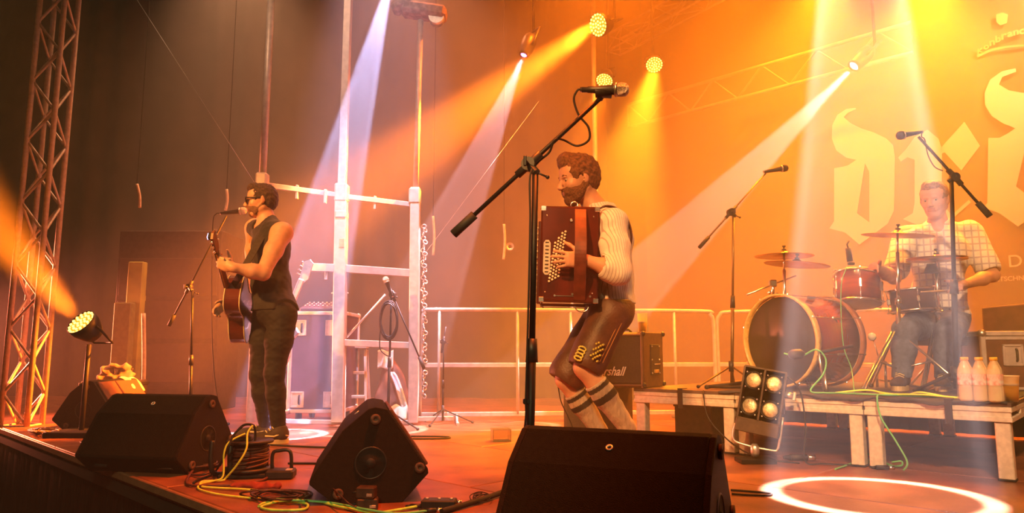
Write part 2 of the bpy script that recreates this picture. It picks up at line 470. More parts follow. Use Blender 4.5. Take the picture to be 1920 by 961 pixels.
def hand_prims(wrist, fwd, palm_n, side, curls, spread=0.05, s=1.0, thumb=(.5, .6, .3), bend=None):
    """wrist point, direction wrist to knuckles, outward normal of the palm, side = unit vector towards the thumb;
    curls: bend of each finger index..little in radians per joint"""
    w = Vector(wrist); f = Vector(fwd).normalized(); n = Vector(palm_n); n = (n - f * n.dot(f)).normalized(); t = f.cross(n)
    if t.dot(Vector(side)) < 0: t = -t
    P = []
    R = Matrix((f, t, n)).transposed()
    P.append(('ell', tuple(w + f * .052 * s), (.052 * s, .040 * s, .0165 * s), arr(R)))
    P.append(('box', tuple(w + f * .055 * s), (.042 * s, .038 * s, .0135 * s), arr(R), .012 * s))
    P.append(('cap', tuple(w - f * .01), tuple(w + f * .03 * s), .026 * s, .026 * s))
    lens = [.074, .082, .076, .060]; F_ = []
    for i in range(4):
        off = (1.5 - i) * .0195 * s
        k = w + f * (.092 - abs(i - 1.2) * .004) * s + t * off
        d = (f + t * spread * (1.5 - i)).normalized(); ax = d.cross(n).normalized()
        c = curls[i] if isinstance(curls, (list, tuple)) else curls
        L = lens[i] * s; r = (.0093 if i < 3 else .0082) * s
        p = k; F_.append([])
        for j, (q, cc) in enumerate(((.48, c * .9), (.30, c * 1.1), (.22, c * .7))):
            Rm = Matrix.Rotation(cc, 3, ax)
            if (Rm @ d).dot(n) < d.dot(n) and cc > 0: Rm = Matrix.Rotation(-cc, 3, ax)
            d = Rm @ d
            p2 = p + d * L * q
            F_[-1].append(('cap', tuple(p), tuple(p2), r * (1 - .06 * j), r * (.94 - .08 * j)))
            p = p2
        F_[-1].insert(0, ('cap', tuple(w + f * .05 * s + t * off * .8), tuple(k), r * 1.1, r))
    a, b, c = thumb
    p = w + f * .022 * s + t * .024 * s; d = (f * a + t * b + n * c).normalized()
    th = []
    for q, r in ((.042, .0125), (.034, .0105), (.026, .0092)):
        p2 = p + d * q * s; th.append(('cap', tuple(p), tuple(p2), r * s, r * .92 * s)); p = p2; d = (d + f * .35 + n * .12).normalized()
    return P, F_, th

def add_hand(fd, H):
    P, F_, th = H
    fd.group(P, .012, .015)
    for g_ in F_: fd.group(g_, .004, .003)
    fd.group(th, .008, .006)

SKIN = mat('skin', (.58, .30, .20), .48, var=.07, scale=30, bump=.06, bscale=220)
LIP = mat('lip_skin', (.42, .16, .12), .45, var=.05)
def paint_lips(c, R, s=1.0):
    A = np.array(arr(R)); c = np.array(c)
    def f(P):
        q = (P - c) @ A / s
        return ((q[:, 0] > .086) & (q[:, 0] < .12) & (np.abs(q[:, 1]) < .023) & (q[:, 2] > -.073) & (q[:, 2] < -.049)).astype(int)
    return f
# ================================================================ setting: stage deck, skirt, ground, walls, ceiling
def uv(u, v, z=0.0):                             # stage grid coordinates to world
    return U * u + V * v + Z * z
# deck panels 2 x 1 m with open joints
fm = MB(); fm.box(uv(-3.5, EDGE_D + 6.1, -.09), (25, 12.2, .06), Matrix.Rotation(RU, 3, 'Z'))
floor = struct(fm.build('floor', mat('deck_under', (.02, .015, .012), .8)))
pm = MB(); pm.box((0, 0, 0), (1.994, .994, .06), None, .004)
proto = None
for i in range(-8, 5):
    for j in range(0, 12):
        off = 1.0 if j % 2 else 0.0
        c = uv(i * 2.0 + off - .6, EDGE_D + .5 + j, -.03)
        if proto is None:
            proto = pm.build('deck_panel', DECK); o = proto
        else:
            o = proto.copy(); link(o)
        o.location = c; o.rotation_euler = (0, 0, RU); o.parent = floor
        o['kind'] = 'structure'
# aluminium edge trim and wooden skirt under the stage front
t = MB(); t.box(uv(-4, EDGE_D - .012, -.02), (22, .02, .04), Matrix.Rotation(RU, 3, 'Z'), .004)
struct(t.build('trim_1', mat('edge_trim', (.30, .14, .08), .45, .2)))
sk = MB()
nn = 500; rows = [(-.045, 0), (-.4, 1), (-.8, 1), (-1.25, 1)]
prof = []
for k in range(nn + 1):
    u = -15 + 22 * k / nn
    prof.append((u, .018 * math.sin(u * 38 + 2 * math.sin(u * 5)) + .012 * math.sin(u * 71)))
sk.rings([[uv(u, EDGE_D + .05 - a * (.3 + .7 * f), z) for u, a in prof] for z, f in rows], True, False, False, closed=False)
SKIRT = mat('pleated_skirt', (.016, .009, .008), .9, var=.0, col2=(.003, .002, .002), scale=4, bump=.5, bscale=20, stretch=(14, 14, .8), spec=.1)
struct(sk.build('wall_stage_skirt', SKIRT))
g = MB(); g.box((0, 2, -1.28), (30, 30, .06)); struct(g.build('ground', mat('pit_ground', (.03, .022, .02), .9)))
# backdrop wall along the rear and dark drapes to the side
def drape(name, p0, p1, z0, z1, amp, waves, m, nseg=None):
    p0 = Vector(p0); p1 = Vector(p1); L = (p1 - p0).length; d = (p1 - p0).normalized(); n = Vector((-d.y, d.x, 0))
    N = nseg or int(L * 26); b = MB(); rg = []
    for z, f in ((z0, 1.25), (z0 * .6 + z1 * .4, 1), (z1, .7)):
        rg.append([p0 + d * (L * k / N) + n * (amp * f * math.sin(waves * L * k / N + 1.7 * math.sin(k * .11))) + Z * z for k in range(N + 1)])
    b.rings(rg, True, False, False, closed=False)
    return struct(b.build(name, m))
CORNER = V * WALL_D + U * (Vector((1.09, 9.33, 0)).dot(U))
wb = drape('wall_back', CORNER + V * .25 - U * .3, CORNER + V * .25 + U * 9.5, -.05, 6.2, .02, 9, BLACKCLOTH)
wl = drape('wall_left', Vector((-10.5, 10.4, 0)), CORNER + V * .3, -.05, 6.2, .05, 11, mat('brown_drape', (.05, .03, .022), .9, var=.3, scale=3, bump=.3, bscale=9))
drape('wall_side', Vector((-9.5, 5.5, 0)), Vector((-10.5, 10.4, 0)), -1.2, 6.2, .05, 11, BLACKCLOTH)
rb = MB(); rb.box(uv(2.0, EDGE_D + 4.5, 6.3), (16, 10, .06), Matrix.Rotation(RU, 3, 'Z'))
struct(rb.build('ceiling', mat('roof_canvas', (.10, .06, .045), .9, bump=.2, bscale=4)))

# ---------------------------------------------------------------- banner with its lettering
BANX = {}
def wall2(px, py): 
    p = onwall(px, py); return (p.dot(U), p.z)
def wpoly(b, pts, off0, off1):
    """flat outline on the cloth; pts as seen in the photograph, laid onto the cloth's plane"""
    q = [wall2(*p) for p in pts]
    o = V * WALL_D
    b.prism(q, o, U, Z, -V, off0, off1)
bn = MB()
u0 = wall2(1215, 600)[0]; u1 = u0 + 8.2
N = 120
row = lambda z: [U * (u0 + (u1 - u0) * k / N) + V * (WALL_D + .012 * math.sin(k * .7) * .5 + .006) + Z * z for k in range(N + 1)]
bn.rings([row(.1), row(2.2), row(5.6)], True, False, False, closed=False)
BANNER = mat('banner_cloth', (.13, .055, .025), .85, var=.06, scale=2, bump=.1, bscale=6)
LETTER = mat('banner_print', (.44, .35, .36), .85, var=.04, scale=3)
banner = bn.build('banner', BANNER)
tag(banner, 'huge orange-lit cloth banner with white blackletter lettering behind the drums', 'banner')
# ================================================================ banner lettering (printed, flat)
def z4(pts): return [(1440 + x / 2.0021, y / 2.0021) for x, y in pts]
def glyph(outer, hole=None, m=LETTER, name='letter'):
    b = MB(); pts = z4(outer)
    if hole: pts = pts + [pts[0]] + z4(hole) + [z4(hole)[0]]
    wpoly(b, pts, .006, .012); return b.build(name, m, banner, fix=False)
glyph([(333, 600), (300, 622), (250, 632), (250, 830), (232, 857), (290, 872), (345, 918), (395, 880), (450, 840), (474, 790), (477, 590), (470, 545), (445, 520), (400, 498), (350, 482), (310, 462), (286, 440), (300, 424), (331, 411), (330, 405), (295, 410), (262, 432), (243, 470), (241, 520), (258, 565), (295, 592)],
      [(365, 612), (382, 645), (382, 835), (335, 800)])
glyph([(490, 592), (520, 560), (552, 515), (600, 487), (640, 520), (654, 560), (652, 760), (690, 808), (755, 750), (762, 760), (640, 868), (575, 850), (508, 822), (545, 800), (552, 760), (552, 600), (525, 590), (500, 607)])
glyph([(738, 458), (797, 548), (727, 640), (664, 572), (650, 578), (646, 560)])
glyph([(930, 482), (900, 502), (870, 518), (828, 518), (825, 762), (808, 778), (870, 800), (940, 850), (1010, 800), (1100, 740), (1150, 660), (1158, 450), (1130, 400), (1060, 362), (961, 350), (905, 340), (868, 318), (880, 290), (932, 270), (930, 258), (880, 268), (835, 300), (814, 350), (816, 395), (840, 435), (880, 462)],
      [(980, 500), (1010, 540), (1010, 760), (932, 700)])
def wtext(txt, px0, py0, px1, name, m, shear=0.0, bold=0.0, parent=None, curve=None, off=.012):
    """words laid flat on the cloth from (px0, py0) to the right until px1"""
    cu = bpy.data.curves.new(name, 'FONT'); cu.body = txt; cu.size = 1; cu.shear = shear; cu.offset = bold; cu.extrude = .002
    tmp = bpy.data.objects.new('tmp', cu); link(tmp)
    dg = bpy.context.evaluated_depsgraph_get(); me = bpy.data.meshes.new_from_object(tmp.evaluated_get(dg))
    bpy.data.objects.remove(tmp)
    xs = [v.co.x for v in me.vertices]; x0, x1 = min(xs), max(xs)
    a = wall2(px0, py0); b = wall2(px1, py0)
    s_ = (b[0] - a[0]) / (x1 - x0)
    M_ = Matrix((U * s_, Z * s_, -V)).transposed().to_4x4()
    M_.translation = V * (WALL_D - off) + U * a[0] + Z * a[1]
    me.transform(Matrix.Translation((-x0, 0, 0))); me.transform(M_)
    me.name = name; me.materials.append(m)
    o = bpy.data.objects.new(name, me); link(o); o.parent = parent; return o
wtext('& D', 1857, 503, 1918, 'lettering', LETTER, parent=banner)
wtext('TIC QUETSCHN', 1822, 530, 1921, 'lettering', LETTER, bold=.01, parent=banner)
wtext('A', 1688, 517, 1706, 'lettering', LETTER, parent=banner)
FAINT = mat('faint_print', (.36, .20, .11), .85, var=.05)
arc = 'Konbranc'
for i, ch in enumerate(arc):
    t = i / 7.0; x = 1834 + 78 * t; y = 101 - 50 * math.sin(t * 1.25) + 12 * t
    o = wtext(ch, x, y, x + 10.5, 'letter', FAINT, bold=.03, parent=banner)
b = MB(); wpoly(b, [(1832, 104), (1858, 92), (1890, 86), (1925, 84), (1925, 87), (1890, 90), (1860, 96), (1834, 108)], .006, .012); b.build('underline', FAINT, banner)
b = MB(); wpoly(b, [(1868, 28), (1880, 24), (1890, 28), (1888, 44), (1876, 48), (1869, 42)], .006, .012); b.build('emblem', FAINT, banner)
# ================================================================ singer with acoustic guitar
def hair_field(c, R, s=1.0, h=.004, quiff=0.0, hairline=.0, back=-.055, thick=.010):
    T = lambda p: tuple(Vector(c) + R @ (Vector(p) * s)); A = arr(R)
    fd = Field(np.array(c) - .19, np.array(c) + .19, h)
    fd.group([('ell', T((-.016, 0, .036)), ((.098 + thick) * s, (.079 + thick) * s, (.090 + thick * 1.3) * s), A),
              ('ell', T((-.035, 0, -.005)), ((.075 + thick * .6) * s, (.070 + thick * .4) * s, .075 * s), A),
              ('ell', T((.045, 0, .098 + hairline)), (.05 * s, .055 * s, (.026 + quiff) * s), A)], .02, .0)
    fd.cut(('ell', T((.112, 0, -.030 + hairline)), (.088 * s, .086 * s, .092 * s), A), .008)   # face
    fd.cut(('ell', T((.02, .088, -.045)), (.045 * s, .03 * s, .068 * s), A), .006)             # round the ears
    fd.cut(('ell', T((.02, -.088, -.045)), (.045 * s, .03 * s, .068 * s), A), .006)
    fd.half(T((0, 0, back)), tuple(-(R @ Vector((-.25, 0, 1)))))
    fd.noise(.0022, 170, 3)
    fd.noise(.0012, 420, 5)
    return fd
def beard_field(c, R, s=1.0, h=.004, full=1.0):
    T = lambda p: tuple(Vector(c) + R @ (Vector(p) * s)); A = arr(R); g = .0015 + .008 * full
    fd = Field(np.array(c) - .17, np.array(c) + .15, h)
    fd.group([('ell', T((.056, 0, -.090 - .008 * full)), ((.034 + g) * s, (.030 + g) * s, (.026 + g) * s), A),
              ('ell', T((.036, 0, -.052)), ((.060 + g * .6) * s, (.058 + g * .6) * s, (.050 + g) * s), A),
              ('cap', T((-.012, .058, -.030)), T((.040, .034, -.086)), (.014 + g) * s, (.018 + g) * s),
              ('cap', T((-.012, -.058, -.030)), T((.040, -.034, -.086)), (.014 + g) * s, (.018 + g) * s),
              ('cap', T((.094, .0, -.043)), T((.084, .026, -.062)), .0075 * s, .0075 * s), ('cap', T((.094, 0, -.043)), T((.084, -.026, -.062)), .0075 * s, .0075 * s)], .012, 0)
    fd.cut(('ell', T((.090, 0, .012)), (.055 * s, .066 * s, .046 * s), A), .006)
    fd.cut(('ell', T((.106, 0, -.059)), (.022 * s, .018 * s, .0085 * s), A), .003)
    fd.half(T((0, 0, .005)), tuple(R @ Vector((-.35, 0, 1))))
    fd.half(T((-.022, 0, 0)), tuple(R @ Vector((-1, 0, .0))))
    fd.noise(.0012, 300, 9)
    return fd

def eyes(parent, c, R, s=1.0):
    for q in (1, -1):
        b = MB(); p = Vector(c) + R @ Vector((.076, q * .031, .004)) * s - parent.location
        b.sphere(p, .0112 * s, 12, 8)
        b.m = 1; b.sphere(p + R @ Vector((.0065, 0, -.002)) * s, .0062 * s, 8, 6)
        b.build('eye', [mat('eye_white', (.40, .30, .25), .3, var=0), BLACKPL], parent)
def shoe(name, heel, toe, mats, parent, sole_h=.03, up=.10):
    """low trainer: upper, white sole with toe cap"""
    hl = Vector(heel); d = (Vector(toe) - hl); L = d.length; f = d.normalized(); l = Z.cross(f).normalized(); u = f.cross(l).normalized()
    if u.z < 0: u = -u
    R = Matrix((f, l, u)).transposed(); A = arr(R); T = lambda x, y, z: tuple(hl + R @ Vector((x, y, z)))
    lo = np.minimum(np.array(hl), np.array(toe)) - .12; hi = np.maximum(np.array(hl), np.array(toe)) + .2
    fd = Field(lo, hi, .005)
    fd.group([('ell', T(.06, 0, sole_h + .035), (.062, .036, .045), A), ('cap', T(.05, 0, sole_h + .03), T(L - .07, 0, sole_h + .018), .038, .034),
              ('ell', T(L - .055, 0, sole_h + .014), (.060, .044, .026), A), ('cap', T(.055, 0, sole_h + .03), T(.06, 0, sole_h + up), .040, .040)], .03, 0)
    fd.half(T(0, 0, sole_h - .004), tuple(-u)); fd.half(T(.05, 0, sole_h + up - .01), tuple(u))
    o = fd.build(name, mats[0], parent, parent.location)
    b = MB(); pts = []
    for k in range(24):
        a = 2 * PI * k / 24; x = math.cos(a); y = math.sin(a)
        wd = .043 + .008 * (x * .5 + .5)
        pts.append((L / 2 + x * (L / 2 + .006), y * wd * (1 - .15 * max(0, -x))))
    b.prism(pts, hl, f, l, u, 0.0, sole_h)
    so = b.build('sole', mats[1], o, parent.location, fix=True)
    c = MB()
    for i in range(5):
        x = L * .40 + i * .021
        zz = sole_h + .085 - i * .012
        c.tube([T(x, -.026, zz - .012), T(x + .003, 0, zz), T(x, .026, zz - .012)], .0042, 5)
    c.build('lace', mats[2], o, parent.location)
    if len(mats) > 3:
        for q in (1, -1):
            c = MB(); c.tube([T(.01, q * .040, sole_h + .018), T(.06, q * .041, sole_h + .038), T(.11, q * .043, sole_h + .022), T(.17, q * .044, sole_h + .03)], .006, 5)
            c.build('side_stripe', mats[3], o, parent.location)
    return o
def limb(a, b, c, r):
    """shoulder-elbow-wrist or hip-knee-ankle, tapered"""
    a, b, c = Vector(a), Vector(b), Vector(c)
    return [('cap', tuple(a), tuple(a.lerp(b, .45)), r[0], r[1]), ('cap', tuple(a.lerp(b, .45)), tuple(b), r[1], r[2]),
            ('cap', tuple(b), tuple(b.lerp(c, .35)), r[2], r[3]), ('cap', tuple(b.lerp(c, .35)), tuple(c), r[3], r[4])]

SG = fl(510, 828)                                       # where the singer stands
SY = SG.y
def sg(px, py, dy=0.0): return at(px, py, SY + dy)
singer = thing('person', 'man singing in sunglasses, black sleeveless shirt and dark jeans, playing an acoustic guitar', 'person', SG)
hc = sg(490, 377, 0.0); HR = basis((-.93, -.30, -.06))
sh_n = sg(529, 436, -.17); sh_f = sg(478, 428, .19); neck0 = sg(503, 424, .02)
el_n = sg(493, 512, -.36); wr_n = sg(437, 501, -.46)
el_f = sg(470, 520, .26); wr_f = sg(426, 566, .10)
hip_n = sg(530, 590, -.09); hip_f = sg(500, 590, .10)
kn_n = sg(514, 700, -.12); kn_f = sg(486, 700, .10)
an_n = sg(523, 806, -.06); an_f = sg(499, 800, .16)
chest = sg(508, 468, 0); belly = sg(508, 530, 0); pelv = sg(515, 580, 0)
TB = basis((-.93, -.36, 0)); TA = arr(TB)
lo = (SG.x - .55, SY - .85, -.02); hi = (SG.x + .4, SY + .5, 1.9)
torso = [('ell', tuple(chest), (.125, .185, .19), TA), ('ell', tuple(belly), (.120, .155, .17), TA), ('ell', tuple(pelv), (.125, .165, .13), TA),
         ('cap', tuple(sh_n), tuple(sh_f), .062, .062), ('cap', tuple(neck0), tuple(neck0 + (hc - neck0) * .1), .09, .06)]
ARMS = [limb(sh_n, el_n, wr_n, (.068, .060, .045, .047, .029)), limb(sh_f, el_f, wr_f, (.064, .054, .042, .044, .027))]
LEGS = [limb(hip_n, kn_n, an_n, (.092, .082, .056, .055, .038)), limb(hip_f, kn_f, an_f, (.092, .082, .056, .055, .038))]
fd = Field(lo, hi, .006)
fd.group(torso, .06, 0)
fd.group([('cap', tuple(neck0 + Vector((0, 0, -.02))), tuple(hc + HR @ Vector((-.02, 0, -.05))), .062, .054)], .02, .04)
sf, fn, er, so_ = head_prims(hc, HR)
fd.group(sf, .022, .025); fd.group(fn, .008, .008); fd.group(er, .004, .005)
for q in so_: fd.cut(q, .006)
for q in ARMS: fd.group(q, .03, .05)
for q in LEGS: fd.group(q, .03, .05)
# fretting hand wraps the neck, strumming hand hangs over the sound hole
gh = sg(411, 437, -.60); gb = sg(449, 578, .04)        # head end and body centre of the guitar
gax = (gh - gb).normalized()
hn = (gb + gax * (gh - gb).length * .70)
fdn = (hn - wr_n)
add_hand(fd, hand_prims(wr_n, Vector((-1, .10, .40)), Vector((-.3, .9, .3)), Vector((0, -.2, 1)), [.6, .75, .8, .85], .05, 1.12, (.6, .5, .5)))
add_hand(fd, hand_prims(wr_f, Vector((-.45, -.45, -.55)), Vector((.5, -.3, -.2)), Vector((-.2, -.5, .6)), [.4, .5, .6, .65], .04))
fd.build('body', [SKIN, LIP], singer, SG, paint_lips(hc, HR))
HAIRD = mat('dark_hair', (.055, .028, .016), .6, var=.5, scale=90, bump=.7, bscale=260)
hair_field(hc, HR, quiff=.012, thick=.005).build('hair', HAIRD, singer, SG)
bf = beard_field(hc, HR, full=.05); bf.build('beard', mat('stubble', (.16, .075, .045), .8, var=.3, scale=200), singer, SG)
# sunglasses
sgm = BLACKPL
gl = MB()
def hp(x, y, z): return hc + HR @ Vector((x, y, z)) - SG
for q in (1, -1):
    pts = [(.027, .016), (.029, -.006), (.019, -.023), (-.012, -.023), (-.025, -.004), (-.024, .014)]
    gl.prism([(q * (.032 + x * q * 1.0), z + .004) for x, z in (pts if q > 0 else pts[::-1])], hp(.104, 0, 0), HR @ Vector((0, 1, 0)), HR @ Vector((0, 0, 1)), HR @ Vector((1, 0, 0)), -.003, .003)
gf = MB(); gf.tube([hp(.103, -.058, .016), hp(.108, 0, .012), hp(.103, .058, .016)], .004, 6)
for q in (1, -1): gf.tube([hp(.103, q * .058, .016), hp(.06, q * .074, .014), hp(-.005, q * .082, .012), hp(-.02, q * .080, -.004)], [.0055, .005, .004, .003], 6)
sgl = gf.build('sunglasses', BLACKPL, singer); gl.build('lens', mat('dark_lens', (.008, .006, .006), .08, var=0, coat=1), sgl, fix=True)
# sleeveless shirt
fs = Field(lo, hi, .006)
fs.group(torso, .06, 0, .013)
fs.group([('ell', tuple(pelv + Vector((0, 0, .02))), (.134, .172, .12), TA), ('cap', tuple(belly), tuple(pelv), .125, .13)], .04, .03, .008)
for q in LEGS: fs.group(q, .03, .05, .023)
fs.noise(.0025, 42, 11, (1, 1, 1.5)); fs.noise(.0012, 110, 12)
fs.half(tuple(sg(510, 582, 0)), (0, 0, -1)); sx_ = (sh_n - sh_f); sx_.z = 0
fs.half(tuple(sh_n), tuple(sx_)); fs.half(tuple(sh_f), tuple(-sx_))
fs.cut(('ell', tuple(neck0 + TB @ Vector((.055, 0, .035))), (.10, .085, .085), TA), .004)
ARM = [('cap', tuple(sh_n + Vector((0, 0, -.02))), tuple(sh_n.lerp(el_n, .5)), .060, .06)]
for q in ARM: fs.cut(q, .004)
SHIRTB = mat('black_jersey', (.018, .015, .016), .85, var=.3, scale=8, sheen=.1)
fs.build('sleeveless_shirt', SHIRTB, singer, SG)
pr = MB()
for (px, py, r_) in ((478, 470, .030), (484, 452, .018), (470, 492, .02)):
    c = sg(px, py, -.10)
    d = TB @ Vector((1, 0, 0)); cc = chest + TB @ Vector((.142, (c - chest).dot(TB @ Vector((0, 1, 0))), 0)); cc.z = c.z
    pr = MB(); pr.lathe([(r_, 0), (r_ * .7, .006)], cc - SG + d * .004, d, 7)
    pr.build('printed_motif', mat('shirt_print', (.65, .22, .06), .7, var=.3, scale=60), singer)
# jeans
fj = Field((lo[0], lo[1], 0), (hi[0], hi[1], 1.1), .006)
fj.group(torso, .06, 0, .008)
for q in LEGS: fj.group(q, .03, .05, .010)
fj.noise(.0013, 70, 21, (.5, .5, 2)); fj.noise(.0012, 150, 22, (.3, .3, 3))
fj.half(tuple(sg(510, 560, 0)), (0, 0, 1)); fj.half((0, 0, .085), (0, 0, -1))
fj.build('jeans', mat('dark_denim', (.010, .008, .011), .8, var=.2, scale=30, bump=.2, bscale=300), singer, SG)
CREAM = mat('cream_rubber', (.62, .50, .28), .6, var=.05); SUEDE = mat('dark_suede', (.05, .035, .03), .85, var=.2); LACE = mat('cream_lace', (.62, .52, .32), .8, var=.05)
shoe('shoe', (an_n.x + .06, an_n.y + .02, 0.0), (an_n.x - .17, an_n.y - .13, 0.0), (SUEDE, CREAM, LACE, LACE), singer)
shoe('shoe', (an_f.x + .06, an_f.y + .02, 0.0), (an_f.x - .20, an_f.y - .06, 0.0), (SUEDE, CREAM, LACE, LACE), singer)

# ---------------------------------------------------------------- acoustic guitar
guitar = thing('acoustic_guitar', 'black acoustic guitar with cream binding hanging on the singer\'s strap', 'guitar', gb)
gx = gax; gz = Vector((-.9, -.25, .1)); gz = (gz - gx * gz.dot(gx)).normalized(); gy = gz.cross(gx)
outl = [(-.24, 0), (-.235, .09), (-.19, .165), (-.12, .195), (-.05, .175), (.02, .128), (.07, .122), (.13, .140), (.19, .140), (.235, .10), (.255, .04), (.258, 0)]
o2 = bez([(x, y, 0) for x, y in outl], 4); out2 = [(p.x, p.y) for p in o2] + [(p.x, -p.y) for p in o2[-2:0:-1]]
gm = MB(); gm.prism(out2, (0, 0, 0), gx, gy, gz, -.055, .05)
GB = gm.build('guitar_body', mat('guitar_side_lacquer', (.085, .018, .014), .22, var=.25, scale=10, coat=.6), guitar, fix=True, bevel=.004)
tp = MB(); tp.prism([(x * .985, y * .975) for x, y in out2], (0, 0, 0), gx, gy, gz, .0505, .053); tp.build('soundboard', mat('black_lacquer', (.015, .012, .012), .2, var=.1, coat=.5), GB, fix=True)
for d_ in (-.054, .05):
    bi = MB(); bi.tube([gx * x + gy * y + gz * d_ for x, y in [(x * 1.002, y * 1.004) for x, y in out2]], .0042, 5, closed=True); bi.build('binding', mat('cream_binding', (.75, .62, .38), .4, var=.05), GB)
sh_ = MB(); sh_.lathe([(.052, .0532), (.052, .0545), (.001, .0546)], gx * .075, gz, 24, R=Matrix((gx, gy, gz)).transposed()); sh_.build('sound_hole', RUBBER, GB)
br = MB(); br.box(gx * -.10 + gz * .058, (.02, .14, .012), Matrix((gx, gy, gz)).transposed(), .002); br.build('bridge', mat('rosewood', (.06, .025, .015), .5, var=.3, scale=60), guitar)
NL = (gh - gb).length - .16
nk = MB(); RG = Matrix((gx, gy, gz)).transposed()
nk.rings([[gx * x + gy * (w_ * math.cos(a)) + gz * (.050 + d_ * min(0, math.sin(a))) for a in [2 * PI * k / 12 for k in range(12)]] for x, w_, d_ in ((.22, .028, .03), (.30, .027, .024), (NL, .022, .02))])
nk.build('neck', mat('mahogany', (.20, .075, .035), .4, var=.2, scale=30), guitar, fix=True)
fb = MB(); fb.box(gx * (.12 + NL) * .5 + gz * .053, (NL - .12, .052, .006), RG); FB = fb.build('fretboard', mat('rosewood', (.06, .025, .015), .5), guitar)
fr = MB()
for i in range(18): 
    x = NL - (NL + .10) * (1 - 2 ** (-i / 12.0))
    if x > .13: fr.cyl(gx * x + gy * -.025 + gz * .057, gx * x + gy * .025 + gz * .057, .0012, n=5)
fr.build('fret', CHROME, FB)
hd = MB(); hd.prism([(NL, -.024), (NL + .03, -.036), (NL + .15, -.038), (NL + .165, 0), (NL + .15, .038), (NL + .03, .036), (NL, .024)], (0, 0, 0), gx, gy, (gz * .97 - gx * .12), .035, .051)
HD = hd.build('headstock', mat('mahogany', (.20, .075, .035), .4), guitar, fix=True)
for i in range(3):
    for q in (1, -1):
        p = gx * (NL + .04 + i * .045) + gy * q * .040 + gz * .040
        tn = MB(); tn.cyl(p, p + gy * q * .012, .003, n=6); tn.sphere(p + gy * q * .019, (.009, .009, .006), 8, 6); tn.cyl(p - gy * q * .022, p - gy * q * .022 + gz * .022, .003, n=6)
        tn.build('tuning_peg', CHROME, HD)
st = MB()
for i in range(6):
    y_ = -.02 + i * .008; st.cyl(gx * -.10 + gy * y_ * 1.3 + gz * .064, gx * NL + gy * y_ * .8 + gz * .059, .0008, n=4)
st.build('string', CHROME, guitar)
# capo clip with a small violet tuner light on the headstock
cl = MB(); q = gx * (NL + .13) + gz * .062; cl.box(q, (.03, .045, .02), RG, .003)
CLP = cl.build('clip_tuner', BLACKPL, guitar); sc_ = MB(); sc_.box(q + gz * .011 + gy * -.003, (.024, .034, .003), RG); sc_.build('tuner_screen', mat('tuner_screen', (.2, .2, .6), .4, var=0, emit=(.55, .45, 1), es=9), CLP)
# strap over the near shoulder
sp = [gx * -.235 + gz * 0.0, None]
strap = [gb + gx * -.23, sg(505, 560, .20), sg(535, 500, .16), sg(520, 435, .13), sg(508, 418, -.02), sg(492, 440, -.17), sg(470, 480, -.22), sg(452, 512, -.24), gb + gx * .26]
pp = bez([p - gb for p in strap], 8); sm = MB(); rg = []
for i, p in enumerate(pp):
    t_ = (pp[min(i + 1, len(pp) - 1)] - pp[max(i - 1, 0)]).normalized(); out_ = (p + gb - sg(508, p.z and 470 or 470, 0)); out_.z *= .3
    wv = t_.cross(out_).normalized(); nn_ = wv.cross(t_).normalized()
    rg.append([p + wv * .027 + nn_ * .002, p - wv * .027 + nn_ * .002, p - wv * .027 - nn_ * .002, p + wv * .027 - nn_ * .002])
sm.rings(rg, False); sm.build('strap', mat('black_webbing', (.03, .02, .018), .8, var=.3, scale=60), guitar, fix=True)
# ================================================================ accordion player, stepping with bent knees
AY = 3.90
def ac(px, py, dy=0.0): return at(px, py, AY + dy)
AG = Vector((ac(1135, 800).x, AY, 0))
player = thing('person', 'bearded man in striped shirt and leather shorts stepping with a button accordion', 'person', AG)
hc = ac(1085, 337, 0.0); HR = basis((-.93, -.27, -.20))
neck0 = ac(1122, 398, .02)
sh_n = ac(1148, 418, -.19); sh_f = ac(1118, 412, .19)
el_n = ac(1158, 508, -.30); wr_n = ac(1096, 487, -.315)
el_f = ac(1120, 508, .30); wr_f = ac(1058, 500, .24)
chest = ac(1138, 455, 0); belly = ac(1142, 520, 0); pelv = ac(1143, 575, 0)
hip_n = ac(1146, 585, -.10); hip_f = ac(1138, 585, .10)
kn_n = ac(1096, 688, -.14); kn_f = ac(1061, 710, .06)
an_n = ac(1180, 806, -.10); an_f = ac(1128, 812, .10)
TB = basis((-.95, -.28, 0)); TA = arr(TB)
lo = (AG.x - .50, AY - .60, -.02); hi = (AG.x + .35, AY + .52, 1.78)
torso = [('ell', tuple(chest), (.118, .175, .17), TA), ('ell', tuple(belly), (.108, .150, .14), TA), ('ell', tuple(pelv), (.115, .158, .11), TA),
         ('cap', tuple(sh_n), tuple(sh_f), .058, .058), ('cap', tuple(neck0), tuple(neck0 + (hc - neck0) * .1), .075, .055)]
ARMS = [limb(sh_n, el_n, wr_n, (.060, .052, .042, .042, .027)), limb(sh_f, el_f, wr_f, (.060, .052, .042, .042, .027))]
LEGS = [limb(hip_n, kn_n, an_n, (.085, .072, .053, .053, .036)), limb(hip_f, kn_f, an_f, (.085, .072, .053, .053, .036))]
fd = Field(lo, hi, .0055)
fd.group(torso, .06, 0)
fd.group([('cap', tuple(neck0 + Vector((0, 0, -.02))), tuple(hc + HR @ Vector((-.02, 0, -.05))), .062, .055)], .02, .04)
HS = 1.08
sf, fn, er, so_ = head_prims(hc, HR, HS)
fd.group(sf, .022, .025); fd.group(fn, .008, .008); fd.group(er, .004, .005)
for q in so_: fd.cut(q, .006)
for q in ARMS: fd.group(q, .03, .045)
for q in LEGS: fd.group(q, .03, .045)
add_hand(fd, hand_prims(wr_n, Vector((-1, -.22, .02)), Vector((-.10, 1, 0)), Vector((0, 0, 1)), [.28, .30, .30, .34], .14, 1.0, (.6, .75, .25)))
